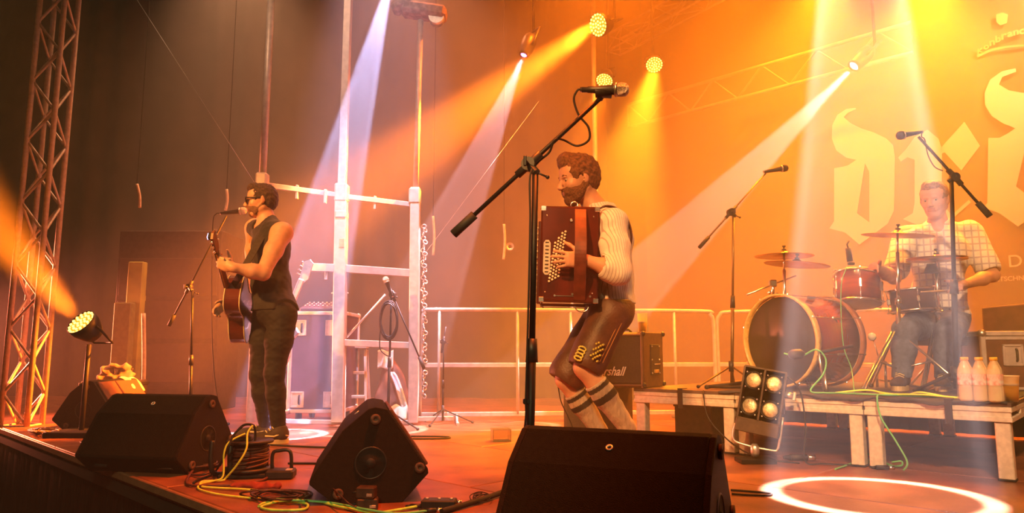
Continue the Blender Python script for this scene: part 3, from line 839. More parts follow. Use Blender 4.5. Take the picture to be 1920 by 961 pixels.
add_hand(fd, hand_prims(wr_f, Vector((-1, .1, 0)), Vector((-.1, -1, 0)), Vector((0, 0, 1)), [.3, .3, .35, .4], .1))
fd.build('body', [SKIN, LIP], player, AG, paint_lips(hc, HR, HS))
eyes(player, hc, HR, HS)
hair_field(hc, HR, HS, quiff=.020, thick=.009, hairline=.008).build('hair', mat('brown_hair', (.16, .065, .025), .6, var=.45, scale=70, bump=.7, bscale=260), player, AG)
beard_field(hc, HR, HS, full=.9).build('beard', mat('brown_beard', (.15, .06, .025), .7, var=.4, scale=120, bump=.6, bscale=300), player, AG)
# eyebrows
for q in (1, -1):
    b = MB(); T = lambda x, y, z: hc + HR @ (Vector((x, y, z)) * HS) - AG
    b.tube([T(.092, q * .012, .022), T(.092, q * .030, .029), T(.080, q * .046, .023)], [.004, .0055, .003], 6); b.build('eyebrow', mat('brown_hair', (.2, .1, .05)), player)
# shirt with rolled sleeves
fs = Field(lo, hi, .0055)
fs.group(torso, .06, 0, .014)
wn = el_n.lerp(wr_n, .22); wf = el_f.lerp(wr_f, .3)
for (a_, b_, c_) in ((sh_n, el_n, wn), (sh_f, el_f, wf)):
    fs.group([('cap', tuple(a_), tuple(a_.lerp(b_, .5)), .074, .072), ('cap', tuple(a_.lerp(b_, .5)), tuple(b_), .072, .066), ('cap', tuple(b_), tuple(c_), .064, .060)], .03, .04)
    d_ = (c_ - b_).normalized()
    fs.group([('cap', tuple(c_ - d_ * .008), tuple(c_ + d_ * .012), .066, .066)], .0, .008)
fs.group([('cap', tuple(belly + Vector((.01, 0, -.05))), tuple(pelv + Vector((.01, 0, .02))), .118, .122)], .03, .03)
fs.group([('cap', tuple(neck0 + TB @ Vector((.0, 0, -.01))), tuple(neck0.lerp(hc, .22)), .080, .066)], .01, .012)
fs.noise(.0032, 40, 31, (1, 1, 1.2)); fs.noise(.0016, 105, 32)
fs.half(tuple(pelv + Vector((0, 0, .015))), (0, 0, -1))
fs.half(tuple(neck0.lerp(hc, .25)), tuple((hc - neck0).normalized() * 1.0 + Vector((.3, 0, .4))))
fs.cut(('ell', tuple(neck0 + TB @ Vector((.085, 0, .04))), (.07, .035, .10), TA), .003)
for e_, w_ in ((el_n, wr_n), (el_f, wr_f)):
    d_ = (w_ - e_).normalized(); c_ = e_.lerp(w_, .22 if e_ is el_n else .3)
    fs.cut(('cap', tuple(c_ + d_ * .045), tuple(c_ + d_ * .09), .052, .05), .003)
def striped(name, base, line, horiz=False, freq=150., dirs=(0.25, 1.0, 0)):
    m = mat(name, base, .8, var=.06, scale=40, bump=.15, bscale=160, sheen=.2)
    nt = m.node_tree; N = nt.nodes; L = nt.links; b = N['Principled BSDF']
    src = b.inputs['Base Color'].links[0].from_socket
    tc = N.new('ShaderNodeTexCoord'); prev = src
    for d in dirs if isinstance(dirs[0], tuple) else (dirs,):
        vm = N.new('ShaderNodeVectorMath'); vm.operation = 'DOT_PRODUCT'; vm.inputs[1].default_value = d
        L.new(tc.outputs['Object'], vm.inputs[0])
        mu = N.new('ShaderNodeMath'); mu.operation = 'MULTIPLY'; mu.inputs[1].default_value = freq; L.new(vm.outputs['Value'], mu.inputs[0])
        si = N.new('ShaderNodeMath'); si.operation = 'SINE'; L.new(mu.outputs[0], si.inputs[0])
        rp = N.new('ShaderNodeValToRGB'); rp.color_ramp.elements[0].position = .62; rp.color_ramp.elements[0].color = (0, 0, 0, 1); rp.color_ramp.elements[1].position = .9
        L.new(si.outputs[0], rp.inputs[0])
        mx = N.new('ShaderNodeMix'); mx.data_type = 'RGBA'; L.new(rp.outputs[0], mx.inputs[0]); L.new(prev, mx.inputs[6]); mx.inputs[7].default_value = (*line, 1)
        prev = mx.outputs[2]
    L.new(prev, b.inputs['Base Color']); return m
fs.build('shirt', striped('striped_shirt', (.74, .70, .66), (.42, .34, .34), dirs=(1.0, .55, 0), freq=400), player, AG)
# leather shorts
fj = Field((lo[0], lo[1], .3), (hi[0], hi[1], 1.15), .0055)
fj.group(torso, .06, 0, .010)
for (a_, b_, r0, r1, en) in ((hip_n, kn_n, .108, .100, .88), (hip_f, kn_f, .110, .108, .92)):
    e_ = a_.lerp(b_, en)
    fj.group([('cap', tuple(a_), tuple(e_), r0, r1), ('cap', tuple(pelv), tuple(a_), .11, .10)], .04, .03)
fj.noise(.0025, 36, 41, (1, 1, 2))
fj.half(tuple(pelv + Vector((0, 0, .03))), (0, 0, 1))
for (a_, b_, en) in ((hip_n, kn_n, .93), (hip_f, kn_f, .96)):
    d_ = (b_ - a_).normalized(); e_ = a_.lerp(b_, en)
    fj.cut(('cap', tuple(e_ + d_ * .115), tuple(e_ + d_ * .15), .115, .115), .003)
LEATHER = mat('brown_leather', (.085, .032, .016), .5, var=.3, scale=9, bump=.25, bscale=90)
SHO = fj.build('leather_shorts', LEATHER, player, AG)
# embroidery and bow at the knee of the near leg
EMB = mat('green_embroidery', (.60, .50, .10), .7, var=.3, scale=120)
d_ = (kn_n - hip_n).normalized(); sd = Vector((-.25, -1, 0)); sd = (sd - d_ * sd.dot(d_)).normalized(); cr_ = d_.cross(sd)
for k in range(9):
    t_ = .60 + k * .034; a_ = -.35 + .10 * math.sin(k * 2.1)
    p = hip_n.lerp(kn_n, t_) + (sd * math.cos(a_) + cr_ * math.sin(a_)) * .105 - AG
    for q in (1, -1):
        b = MB(); b.sphere(p + cr_ * q * .012, (.013, .007, .006), 8, 5, R=frame_of(d_ * .7 + cr_ * q)); b.build('embroidered_leaf', EMB, SHO)
for k in range(4):
    p = hip_n.lerp(kn_n, .80 + k * .055) + (sd * .93 + cr_ * .35) * .106 - AG
    b = MB(); b.tube([p + cr_ * (.02 * math.cos(a)) + d_ * (.010 * math.sin(a)) + sd * .006 for a in [2 * PI * i / 10 for i in range(10)]], .005, 5, closed=True); b.build('lacing_loop', EMB, SHO)
for off in (-.012, .012):
    b = MB(); b.tube([hip_n.lerp(kn_n, t_) + (sd * .72 + cr_ * (-.70 + off * 6)) * .106 - AG for t_ in (.05, .3, .6, .85)], .0022, 5); b.build('seam', mat('seam_thread', (.45, .2, .06), .7), SHO)
# stockings
KNIT = mat('grey_knit', (.42, .32, .25), .9, var=.12, scale=60, bump=.5, bscale=150, stretch=(1, 1, .25), sheen=.3)
BAND = mat('dark_knit_band', (.04, .028, .02), .9, var=.2, bump=.4, bscale=150)
for kn, an in ((kn_n, an_n), (kn_f, an_f)):
    lo2 = np.minimum(np.array(kn), np.array(an)) - .12; hi2 = np.maximum(np.array(kn), np.array(an)) + .12
    fk = Field(lo2, hi2, .0045)
    c0 = kn.lerp(an, .30)
    fk.group([('cap', tuple(kn.lerp(an, .2)), tuple(kn.lerp(an, .45)), .062, .062), ('cap', tuple(kn.lerp(an, .45)), tuple(an), .062, .044)], .02, 0)
    fk.noise(.0014, 90, 51, (.4, .4, 2))
    d_ = (an - kn).normalized(); fk.half(tuple(kn.lerp(an, .24)), tuple(-d_)); fk.half(tuple(an + d_ * .01), tuple(d_))
    K0 = np.array(kn); D0 = np.array(d_); LL = (an - kn).length
    def pt(P, K0=K0, D0=D0, LL=LL):
        t = ((P - K0) @ D0) / LL
        return (((t > .27) & (t < .33)) | ((t > .41) & (t < .50))).astype(int)
    fk.build('stocking', [KNIT, BAND], player, AG, pt)
BROWNSH = mat('brown_shoe_leather', (.30, .17, .09), .5, var=.2); REDL = mat('red_lace', (.6, .02, .02), .6); TAN = mat('tan_sole', (.5, .4, .3), .7)
for kn, an in ((kn_n, an_n), (kn_f, an_f)):
    hl = Vector((an.x + .045, an.y + .01, an.z - .11)); tl = hl + Vector((-.24, -.06, -(an.z - .12)))
    shoe('shoe', hl, tl, (BROWNSH, TAN, REDL), player)

# ---------------------------------------------------------------- button accordion
AF = basis((-1, .06, 0)); f_, l_, u_ = AF.col[0].copy(), AF.col[1].copy(), AF.col[2].copy()   # forward, towards camera, up
Rm = Matrix((f_, l_, u_)).transposed()
tilt = Matrix.Rotation(-.035, 3, l_); f_, u_ = tilt @ f_, tilt @ u_; Rm = Matrix((f_, l_, u_)).transposed()
AC = ac(1066, 487, 0.0)
acc = thing('button_accordion', 'dark red button accordion strapped to the bearded player', 'accordion', AC)
q3 = lambda x, y, z: f_ * x + l_ * y + u_ * z
LAC = mat('accordion_lacquer', (.075, .010, .006), .22, var=.3, scale=6, coat=.7)
HB = .248; WB = .150
for (y0, y1, nm) in ((.10, .245, 'bass_case'), (-.245, -.10, 'treble_case')):
    b = MB(); b.box(q3(0, (y0 + y1) / 2, 0), (WB * 2, y1 - y0, HB * 2), Rm, .012)
    c_ = b.build(nm, LAC, acc, bevel=.006)
    if nm == 'bass_case': BASS = c_
    for sx in (1, -1):
        for sz in (1, -1):
            k = MB(); k.box(q3(sx * (WB - .012), y1 if y1 > 0 else y0, sz * (HB - .012)), (.026, .006, .026), Rm, .002); k.build('metal_corner', CHROME, c_)
            k = MB(); k.sphere(q3(sx * (WB - .03), (y1 if y1 > 0 else y0) , sz * (HB - .05)), .005, 8, 5); k.build('stud', CHROME, c_)
bw = MB(); rg = []
for i in range(19):
    y_ = -.10 + .2 * i / 18; s_ = 1.0 if i % 2 else .90
    rg.append([q3(x * (WB - .004) * (s_ * .5 + .5), y_, z * (HB - .004) * (s_ * .35 + .65)) for x, z in ((-1, -1), (1, -1), (1, 1), (-1, 1))])
bw.rings(rg, False); bw.build('bellows', mat('bellows_cloth', (.16, .012, .010), .6, var=.2), acc, fix=True)
BUT = mat('pearl_button', (.80, .72, .58), .25, var=.05, coat=.5)
bp = MB(); bp.lathe([(.0062, 0), (.0062, .006), (.004, .0085), (.001, .009)], (0, 0, 0), l_, 10)
pb = None
for r_ in range(15):
    for c_ in range(4):
        x = .038 + c_ * .0155 - r_ * .0 ; z = .115 - r_ * .0165 - c_ * .009
        if r_ < 2 and c_ > 1 - 0 + r_: continue
        loc = q3(x + (r_ - 7) * .0022, .2455, z)
        if pb is None: pb = bp.build('button', BUT, BASS); pb.location = loc
        else:
            o = pb.copy(); link(o); o.location = loc
# hand strap, grille plate, badge, air button, strap brackets
hs = MB(); pp = bez([q3(-.052, .246, .235), q3(-.052, .290, .17), q3(-.054, .350, .03), q3(-.054, .335, -.09), q3(-.056, .246, -.235)], 6); rg = []
for i, p in enumerate(pp):
    w_ = .030
    rg.append([p + f_ * w_ - l_ * .003, p - f_ * w_ - l_ * .003, p - f_ * w_ + l_ * .003, p + f_ * w_ + l_ * .003])
hs.rings(rg, False); hs.build('hand_strap', mat('red_leather_strap', (.13, .03, .018), .45, var=.25, scale=20, coat=.2), acc, fix=True, bevel=.002)
gp = MB(); gp.prism([(-.09, -.008), (-.075, -.018), (.075, -.018), (.09, -.008), (.09, .008), (.075, .018), (-.075, .018), (-.09, .008)], q3(WB - .035, .2455, -.02), u_, f_, l_, 0, .004); GP = gp.build('grille_plate', mat('pierced_plate', (.5, .38, .3), .4, .5), BASS, fix=True)
for i in range(9):
    k = MB(); k.box(q3(WB - .035, .2502, -.095 + i * .019), (.018, .002, .006), Rm); k.build('slot', RUBBER, BASS)
k = MB(); k.lathe([(.009, 0), (.009, .007), (.006, .01)], q3(-.005, .2455, .175), l_, 12); k.build('air_button', CHROME, BASS)
for x, z in ((.07, -.215), (-.02, -.205), (-.11, -.215)):
    k = MB(); k.lathe([(.007, 0), (.005, .005)], q3(x, .2455, z), l_, 10); k.build('stud', CHROME, BASS)
k = MB(); k.box(q3(.02, .247, -.215), (.09, .004, .003), Rm); k.build('trim_line', CHROME, BASS)
for z in (.25,):
    k = MB(); k.tube([q3(-.02 + .018 * math.cos(a), .20, z + .016 + .016 * math.sin(a)) for a in [2 * PI * i / 12 for i in range(12)]], .0035, 6, closed=True); k.build('strap_ring', CHROME, acc)
k = MB(); k.tube([q3(-.07 + .035 * math.cos(a), .21, -.262 + .03 * math.sin(a)) for a in [PI + PI * i / 10 for i in range(11)]], .003, 6); k.build('strap_ring', CHROME, acc)
ky = MB(); ky.box(q3(WB + .008, -.18, 0), (.03, .09, HB * 1.9), Rm, .004); KB = ky.build('fingerboard', LAC, acc)
for r_ in range(12):
    for c_ in range(3):
        o = pb.copy(); link(o); o.parent = KB; o.location = q3(WB + .023, -.205 + c_ * .022 - .0, .2 - r_ * .034); o.rotation_euler = Matrix.Rotation(-PI / 2, 3, u_).to_euler()
def ribbon(name, pts, w_, th, m, parent, side, org):
    pp = bez([p - org for p in pts], 7); b = MB(); rg = []
    for i, p in enumerate(pp):
        t_ = (pp[min(i + 1, len(pp) - 1)] - pp[max(i - 1, 0)]).normalized(); s_ = side(p + org) if callable(side) else Vector(side)
        wv = (s_ - t_ * s_.dot(t_)).normalized(); n_ = wv.cross(t_)
        rg.append([p + wv * w_ + n_ * th, p - wv * w_ + n_ * th, p - wv * w_ - n_ * th, p + wv * w_ - n_ * th])
    b.rings(rg, False); return b.build(name, m, parent, fix=True)
for sh, y0 in ((sh_n, .20), (sh_f, -.2)):
    q = -1 if y0 > 0 else 1
    ribbon('shoulder_strap', [AC + q3(-.03, y0, .255), sh + Vector((-.12, q * -.0, .045)), sh + Vector((-.035, 0, .090)), sh + Vector((.045, 0, .062)), sh + Vector((.092, 0, -.02)), sh + Vector((.095, .02, -.12)), belly + Vector((.05, q * .06, -.02))], .019, .003, mat('dark_strap_leather', (.07, .02, .01), .5), acc, (0, 1, 0), AC)
# ================================================================ drummer behind the kit
DY = 5.0
def dr(px, py, dy=0.0): return at(px, py, DY + dy)
DG = dr(1760, 700); DG.z = .38
drummer = thing('person', 'drummer in a pale checked short-sleeved shirt seated behind the drum kit', 'person', DG)
hc = dr(1752, 375, -.04); HR = basis((-.70, -.68, -.18))
neck0 = dr(1760, 424, .03)
sh_r = dr(1700, 442, .07); sh_l = dr(1818, 436, .02)
el_r = dr(1676, 520, -.12); wr_r = dr(1640, 500, -.38)
el_l = dr(1860, 516, -.14); wr_l = dr(1806, 534, -.36)
chest = dr(1758, 478, .02); belly = dr(1760, 545, .04); pelv = dr(1762, 592, .08)
hip_r = dr(1738, 604, .05); hip_l = dr(1784, 604, .02); kn_r = dr(1698, 618, -.36); kn_l = dr(1778, 622, -.42)
an_r = dr(1690, 716, -.36); an_l = dr(1770, 722, -.40)
TB = basis((-.55, -.83, 0)); TA = arr(TB)
lo = (DG.x - .62, DY - .85, .36); hi = (DG.x + .52, DY + .35, 2.0)
torso = [('ell', tuple(chest), (.122, .180, .18), TA), ('ell', tuple(belly), (.118, .158, .17), TA), ('ell', tuple(pelv), (.13, .175, .12), TA),
         ('cap', tuple(sh_r), tuple(sh_l), .058, .058), ('cap', tuple(neck0), tuple(neck0 + (hc - neck0) * .1), .075, .055)]
ARMS = [limb(sh_r, el_r, wr_r, (.060, .052, .042, .042, .027)), limb(sh_l, el_l, wr_l, (.060, .052, .042, .042, .027))]
LEGS = [limb(hip_r, kn_r, an_r, (.09, .08, .058, .055, .04)), limb(hip_l, kn_l, an_l, (.09, .08, .058, .055, .04))]
fd = Field(lo, hi, .007)
fd.group(torso, .06, 0)
fd.group([('cap', tuple(neck0 + Vector((0, 0, -.02))), tuple(hc + HR @ Vector((-.02, 0, -.05))), .060, .054)], .02, .04)
sf, fn, er, so_ = head_prims(hc, HR, 1.06)
fd.group(sf, .022, .025); fd.group(fn, .008, .008); fd.group(er, .004, .005)
for q in so_: fd.cut(q, .006)
for q in ARMS: fd.group(q, .03, .045)
for q in LEGS: fd.group(q, .03, .045)
add_hand(fd, hand_prims(wr_r, Vector((-.55, -.75, -.1)), Vector((0, 0, -1)), Vector((1, -.6, 0)), [1.1, 1.2, 1.25, 1.3], .03, 1.05, (.8, .3, -.5)))
add_hand(fd, hand_prims(wr_l, Vector((-.8, -.55, -.1)), Vector((0, 0, -1)), Vector((-.6, 1, 0)), [1.1, 1.2, 1.25, 1.3], .03, 1.05, (.8, .3, -.5)))
fd.build('body', [SKIN, LIP], drummer, DG, paint_lips(hc, HR, 1.06))
eyes(drummer, hc, HR, 1.06)
hair_field(hc, HR, 1.06, h=.005, quiff=.010, thick=.005).build('hair', mat('light_brown_hair', (.22, .11, .05), .6, var=.4, scale=70, bump=.6, bscale=260), drummer, DG)
fs = Field(lo, hi, .007)
fs.group(torso, .06, 0, .016)
for (a_, b_) in ((sh_r, el_r), (sh_l, el_l)):
    e_ = a_.lerp(b_, .80)
    fs.group([('cap', tuple(a_), tuple(e_), .086, .082)], .03, .04)
fs.group([('cap', tuple(neck0), tuple(neck0.lerp(hc, .22)), .080, .066)], .01, .012)
fs.noise(.003, 38, 61, (1, 1, 1.2))
fs.half(tuple(pelv), (0, 0, -1)); fs.half(tuple(neck0.lerp(hc, .25)), tuple((hc - neck0)))
fs.cut(('ell', tuple(neck0 + TB @ Vector((.085, 0, .03))), (.07, .04, .09), TA), .003)
for (a_, b_) in ((sh_r, el_r), (sh_l, el_l)):
    d_ = (b_ - a_).normalized(); e_ = a_.lerp(b_, .80); fs.cut(('cap', tuple(e_ + d_ * .10), tuple(e_ + d_ * .15), .085, .085), .003)
fs.build('shirt', striped('checked_shirt', (.78, .76, .74), (.45, .42, .50), dirs=((1.0, -.6, 0), (0, 0, 1.0)), freq=130), drummer, DG)
fj = Field((lo[0], lo[1], .36), (hi[0], hi[1], 1.1), .007)
fj.group(torso, .06, 0, .009)
for q in LEGS: fj.group(q, .03, .045, .016)
fj.noise(.002, 60, 62); fj.half(tuple(pelv + Vector((0, 0, .02))), (0, 0, 1)); fj.half((0, 0, .46), (0, 0, -1))
fj.build('jeans', mat('blue_denim', (.10, .13, .22), .8, var=.2, scale=30, bump=.2, bscale=300), drummer, DG)
for an in (an_r, an_l):
    shoe('shoe', (an.x + .04, an.y + .05, .385), (an.x - .12, an.y - .17, .385), (mat('dark_suede', (.05, .035, .03)), CREAM, LACE), drummer)
WOODST = mat('hickory', (.62, .42, .22), .5, var=.1, scale=40)
for wr, tipp, lab in ((wr_r, dr(1600, 492, -.70), 'wooden drumstick in the drummer\'s hand over the rack tom'), (wr_l, dr(1722, 538, -.50), 'wooden drumstick in the drummer\'s hand over the snare drum')):
    d_ = (tipp - wr).normalized(); st_ = wr + d_ * -.02 + Vector((0, 0, -.03)); L_ = .40
    b = MB(); b.tube([st_ + d_ * x - st_ for x in (0, .01, .26, .37, .385, .392, .40)], [.005, .007, .007, .0035, .0032, .005, .002], 8)
    o = b.build('drumstick', WOODST); o.location = st_; tag(o, lab, 'drumstick')
# drum throne
T0 = Vector((pelv.x, pelv.y + .02, .38))
th = thing('drum_throne', 'round padded drum throne under the seated drummer', 'stool', T0)
zt = pelv.z - .13 - .38
b = MB(); b.lathe([(.02, zt - .08), (.16, zt - .075), (.17, zt - .03), (.165, zt), (.12, zt + .012), (.01, zt + .012)], n=24); b.build('seat', mat('black_vinyl', (.02, .018, .018), .4), th)
b = MB(); b.cyl((0, 0, .12), (0, 0, zt - .07), .014); b.build('post', CHROME, th)
for k in range(3):
    a_ = 2 * PI * k / 3 + .4; b = MB(); b.tube([(0, 0, .26), (.20 * math.cos(a_), .20 * math.sin(a_), .012)], .009, 6); b.build('leg', CHROME, th)

# ================================================================ drum riser
RB = Vector((.657, .753, 0)).normalized(); RD = Vector((-.753, .657, 0)).normalized()
R0 = Vector((2.44, 3.575, 0)); RZ = .38
RR = Matrix((-RD, RB, Z)).transposed(); RYAW = math.atan2(-RD.y, -RD.x)
def rs(t, b, z=0): return R0 + RD * t + RB * b + Z * z
def riser(t0, t1, depth, label, gap=.004):
    o_ = rs(t1, 0); th = thing('drum_riser', label, 'platform', o_, RYAW, 'riser decks under the drum kit')
    w_ = t1 - t0 - gap
    b = MB(); b.box((w_ / 2, depth / 2, RZ - .012), (w_, depth, .02)); b.build('deck_board', mat('riser_ply', (.10, .06, .045), .6, var=.3, scale=8), th, bevel=.002)
    for (c, s_) in (((w_ / 2, .02, 0), (w_, .04, 0)), ((w_ / 2, depth - .02, 0), (w_, .04, 0)), ((.02, depth / 2, 0), (.04, depth - .08, 0)), ((w_ - .02, depth / 2, 0), (.04, depth - .08, 0))):
        b = MB(); L_ = (s_[0], s_[1])
        b.box((c[0], c[1], RZ - .036), (s_[0], s_[1], .026), None, .003); b.box((c[0], c[1], RZ - .060), (s_[0] * (.985 if s_[0] > .1 else 1), s_[1] * .7, .022)); b.box((c[0], c[1], RZ - .084), (s_[0], s_[1], .026), None, .003)
        b.build('frame_rail', ALUR, th)
    for x in (.045, w_ - .045):
        for y in (.045, depth - .045):
            b = MB(); b.box((x, y, (RZ - .097) / 2), (.068, .068, RZ - .097), None, .005)
            lg = b.build('leg', ALUR, th)
            b = MB(); b.box((x, y, .006), (.076, .076, .012), None, .003); b.build('foot', RUBBER, lg)
    return th
riser(0, .68, 2.0, 'drum riser deck at the bottle end of the row, nearest the bright floor ring')
riser(.68, 1.42, 2.0, 'middle drum riser deck in the row, under the bass drum')
riser(1.42, 2.14, 2.0, 'drum riser deck at the guitar amplifier end of the row')
# black felt on the riser with a wavy hanging edge
b = MB(); rg = []
for i in range(41):
    t = .02 + 1.50 * i / 40; w_ = .008 * math.sin(t * 14) + .006 * math.sin(t * 33)
    rg.append([rs(t, 1.9, RZ + .002), rs(t, .02, RZ + .002), rs(t, -.012, RZ - .001 + w_ * .3), rs(t, -.018 + w_, RZ - .014 + w_), rs(t, -.012 + w_, RZ - .016 + w_), rs(t, .0, RZ - .004), rs(t, .02, RZ - .003 + .0035), rs(t, 1.9, RZ - .001)])
b.rings(rg, True, closed=True)
o = b.build('drum_mat', mat('drum_felt', (.05, .05, .06), .95, var=.3, scale=14, bump=.3, bscale=200), None, rs(1, 1, RZ), fix=True); tag(o, 'dark felt mat under the drums with its edge over the riser rail', 'mat')
# black gaffer straps round the rails
for t, lab in ((.27, 'black strap hanging on the riser rail under the water bottles'), (1.12, 'black strap hanging on the riser rail right of the four-lamp blinder'), (1.78, 'black strap on the riser rail near the guitar amplifier')):
    b = MB(); b.box((0, 0, 0), (.034, .008, .125), RR, .002); b.box(RB * .03 + Z * .062, (.034, .07, .004), RR)
    o = b.build('rail_strap', mat('gaffer_tape', (.03, .018, .015), .7)); o.location = rs(t, -.018, RZ - .055); tag(o, lab, 'strap')

# ================================================================ drum kit
SUN = bpy.data.materials.new('sunburst_lacquer'); SUN.use_nodes = True
def sunburst(m, axis_name='z', span=.2):
    nt = m.node_tree; N = nt.nodes; L = nt.links; b = N['Principled BSDF']; b.inputs['Roughness'].default_value = .25; b.inputs['Coat Weight'].default_value = .6
    tc = N.new('ShaderNodeTexCoord'); sp = N.new('ShaderNodeSeparateXYZ'); L.new(tc.outputs['Object'], sp.inputs[0])
    ab = N.new('ShaderNodeMath'); ab.operation = 'ABSOLUTE'; L.new(sp.outputs[2], ab.inputs[0])
    dv = N.new('ShaderNodeMath'); dv.operation = 'DIVIDE'; dv.inputs[1].default_value = span; L.new(ab.outputs[0], dv.inputs[0])
    rp = N.new('ShaderNodeValToRGB'); L.new(dv.outputs[0], rp.inputs[0]); e = rp.color_ramp.elements
    e[0].position = .15; e[0].color = (.52, .10, .015, 1); e[1].position = .95; e[1].color = (.035, .008, .005, 1); x = e.new(.6); x.color = (.26, .035, .008, 1)
    nz = N.new('ShaderNodeTexNoise'); nz.inputs['Scale'].default_value = 4; mp = N.new('ShaderNodeMapping'); mp.inputs['Scale'].default_value = (1, 1, 12); L.new(tc.outputs['Object'], mp.inputs[0]); L.new(mp.outputs[0], nz.inputs['Vector'])
    mx = N.new('ShaderNodeMix'); mx.data_type = 'RGBA'; mx.blend_type = 'MULTIPLY'; mx.inputs[0].default_value = .5; L.new(rp.outputs[0], mx.inputs[6]); L.new(nz.outputs[0], mx.inputs[7]); L.new(mx.outputs[2], b.inputs['Base Color'])
    return m
sunburst(SUN, span=.23)
SUN2 = bpy.data.materials.new('sunburst_lacquer_small'); SUN2.use_nodes = True; sunburst(SUN2, span=.13)
HEADM = mat('black_drumhead', (.035, .028, .03), .35, var=.15, scale=3); HEADW = mat('coated_drumhead', (.62, .58, .52), .6, var=.05)
GOLDH = mat('maple_hoop', (.62, .40, .12), .4, var=.15, scale=30, coat=.3)
def drum(name, label, c, ax, r, h, m, hoopm, lugs, heads, up=None, group=None, foot=None):
    """drum centred at c with axis ax (from batter head towards resonant head)"""
    ax = Vector(ax).normalized()
    q = ax.to_track_quat('Z', 'Y')
    th = thing(name, label, 'drum', c, rot=q.to_euler(), group=group)
    b = MB(); b.lathe([(r, -h / 2), (r, h / 2), (r - .008, h / 2), (r - .008, -h / 2), (r, -h / 2)], n=48, caps=False); b.build('shell', m, th)
    for s_, hm in ((-1, heads[0]), (1, heads[1])):
        b = MB(); b.lathe([(r + .002, s_ * h / 2), (r - .002, s_ * (h / 2 + .006)), (.001, s_ * (h / 2 + .005))], n=48, caps=False); b.build('drumhead', hm, th)
        hw = .040 if r > .2 else .014; ht = .014 if r > .2 else .004
        z0 = s_ * (h / 2 - .004); z1 = s_ * (h / 2 - .004 + hw)
        b = MB(); b.lathe([(r + .008, z0), (r + .008 + ht, z0), (r + .008 + ht, z1), (r + .008, z1), (r + .008, z0)], n=48, caps=False); b.build('hoop', hoopm[0 if s_ < 0 else 1], th)
    for k in range(lugs):
        a = 2 * PI * k / lugs + .3; rad = Vector((math.cos(a), math.sin(a), 0)); T_ = Vector((-math.sin(a), math.cos(a), 0))
        R_ = Matrix((rad, T_, Z)).transposed()
        b = MB(); b.box(rad * (r + .012), (.024, .018, min(h * .3, .07)), R_, .004); lg = b.build('lug', CHROME, th)
        b = MB()
        for s_ in (-1, 1):
            b.cyl(rad * (r + .016) + Z * s_ * .02, rad * (r + .022) + Z * s_ * (h / 2 + (.02 if r > .2 else .006)), .0032, n=6)
            b.box(rad * (r + .022) + Z * s_ * (h / 2 + (.026 if r > .2 else .009)), (.022, .014, .010), R_, .003)
        b.build('tension_rod', CHROME, th)
    return th
BDC = at(1462, 645, 4.78); BA = Vector((.88, .47, 0)).normalized()
BDC.z = RZ + .318; BDC = BDC + BA * .22
bd = drum('bass_drum', 'large sunburst bass drum with black front head on the riser', BDC, BA, .285, .40, SUN, (GOLDH, mat('dark_hoop', (.30, .12, .05), .35, coat=.3)), 8, (HEADM, HEADW))
q_ = bd.rotation_euler.to_matrix().inverted()
for s_ in (1, -1):
    sd = BA.cross(Z) * s_
    b = MB(); p0 = q_ @ (BA * -.12 + sd * .25 + Z * -.12); p1 = q_ @ (BA * -.24 + sd * .36 + Z * -.312); b.tube([p0, p1], .008, 8); sp_ = b.build('spur', CHROME, bd)
    b = MB(); b.sphere(p1, .013, 8, 6); b.build('spur_tip', RUBBER, sp_)
# rack toms
TX = Vector((.40, .10, -.90))
drum('rack_tom', 'small orange sunburst rack tom with clip microphone, above the bass drum', at(1608, 541, 4.93), (-.10, -.16, -.97), .145, .20, SUN2, (CHROME, CHROME), 6, (HEADW, HEADW))
drum('low_rack_tom', 'rack tom set low behind the bass drum, mostly hidden', at(1532, 590, 5.25), (0, 0, -1), .15, .18, SUN2, (CHROME, CHROME), 6, (HEADW, HEADW))
drum('snare_drum', 'chrome hooped snare drum between the drummer and the tall cymbal stand', at(1712, 563, 4.78), (.05, -.05, -1), .135, .13, mat('dark_shell', (.10, .05, .04), .3, coat=.4), (CHROME, CHROME), 8, (HEADW, HEADW))
# stands
BRONZE = mat('bronze', (.72, .42, .14), .28, .95, var=.12, scale=12, bump=.12, bscale=8)
BRONZED = mat('dark_bronze', (.36, .17, .08), .35, .9, var=.15, scale=12, bump=.12, bscale=8)
def tripod(th, h0, r, m=CHROME, yaw=0.0, thick=.012, foot=True, brace=True):
    for k in range(3):
        a = yaw + 2 * PI * k / 3; d = Vector((math.cos(a), math.sin(a), 0))
        b = MB()
        s_ = Vector((-d.y, d.x, 0)) * .010
        for q in (s_, -s_): b.tube([Z * h0 + d * .02 + q, d * (r - .01) + Z * .03 + q, d * r + Z * .016 + q], thick * .62, 6)
        lg = b.build('leg', m, th)
        if brace:
            b = MB(); b.tube([Z * (h0 * .38) + d * .015, d * r * .52 + Z * (h0 * .50)], thick * .55, 5); b.build('leg_brace', m, lg)
        if foot:
            b = MB(); b.sphere(d * r + Z * .014, (.017, .017, .014), 8, 6); b.build('rubber_foot', RUBBER, lg)
def cymbal(name, label, c, r, n, m, parent=None, group=None):
    th = thing(name, label, 'cymbal', c, rot=Vector(n).to_track_quat('Z', 'Y').to_euler(), group=group)
    b = MB(); b.lathe([(.006, .022), (.02, .022), (r * .16, .010), (r * .20, .004), (r * .55, -.004), (r, -.014), (r, -.0155), (r * .55, -.0055), (r * .2, .0025), (.006, .019)], n=48, caps=False); b.build('plate', m, th)
    b = MB(); b.lathe([(.016, .024), (.016, .034), (.006, .034), (.006, .05), (.012, .05), (.012, .06), (.002, .062)], n=12); b.build('wing_nut', BLACKPL, th)
    return th
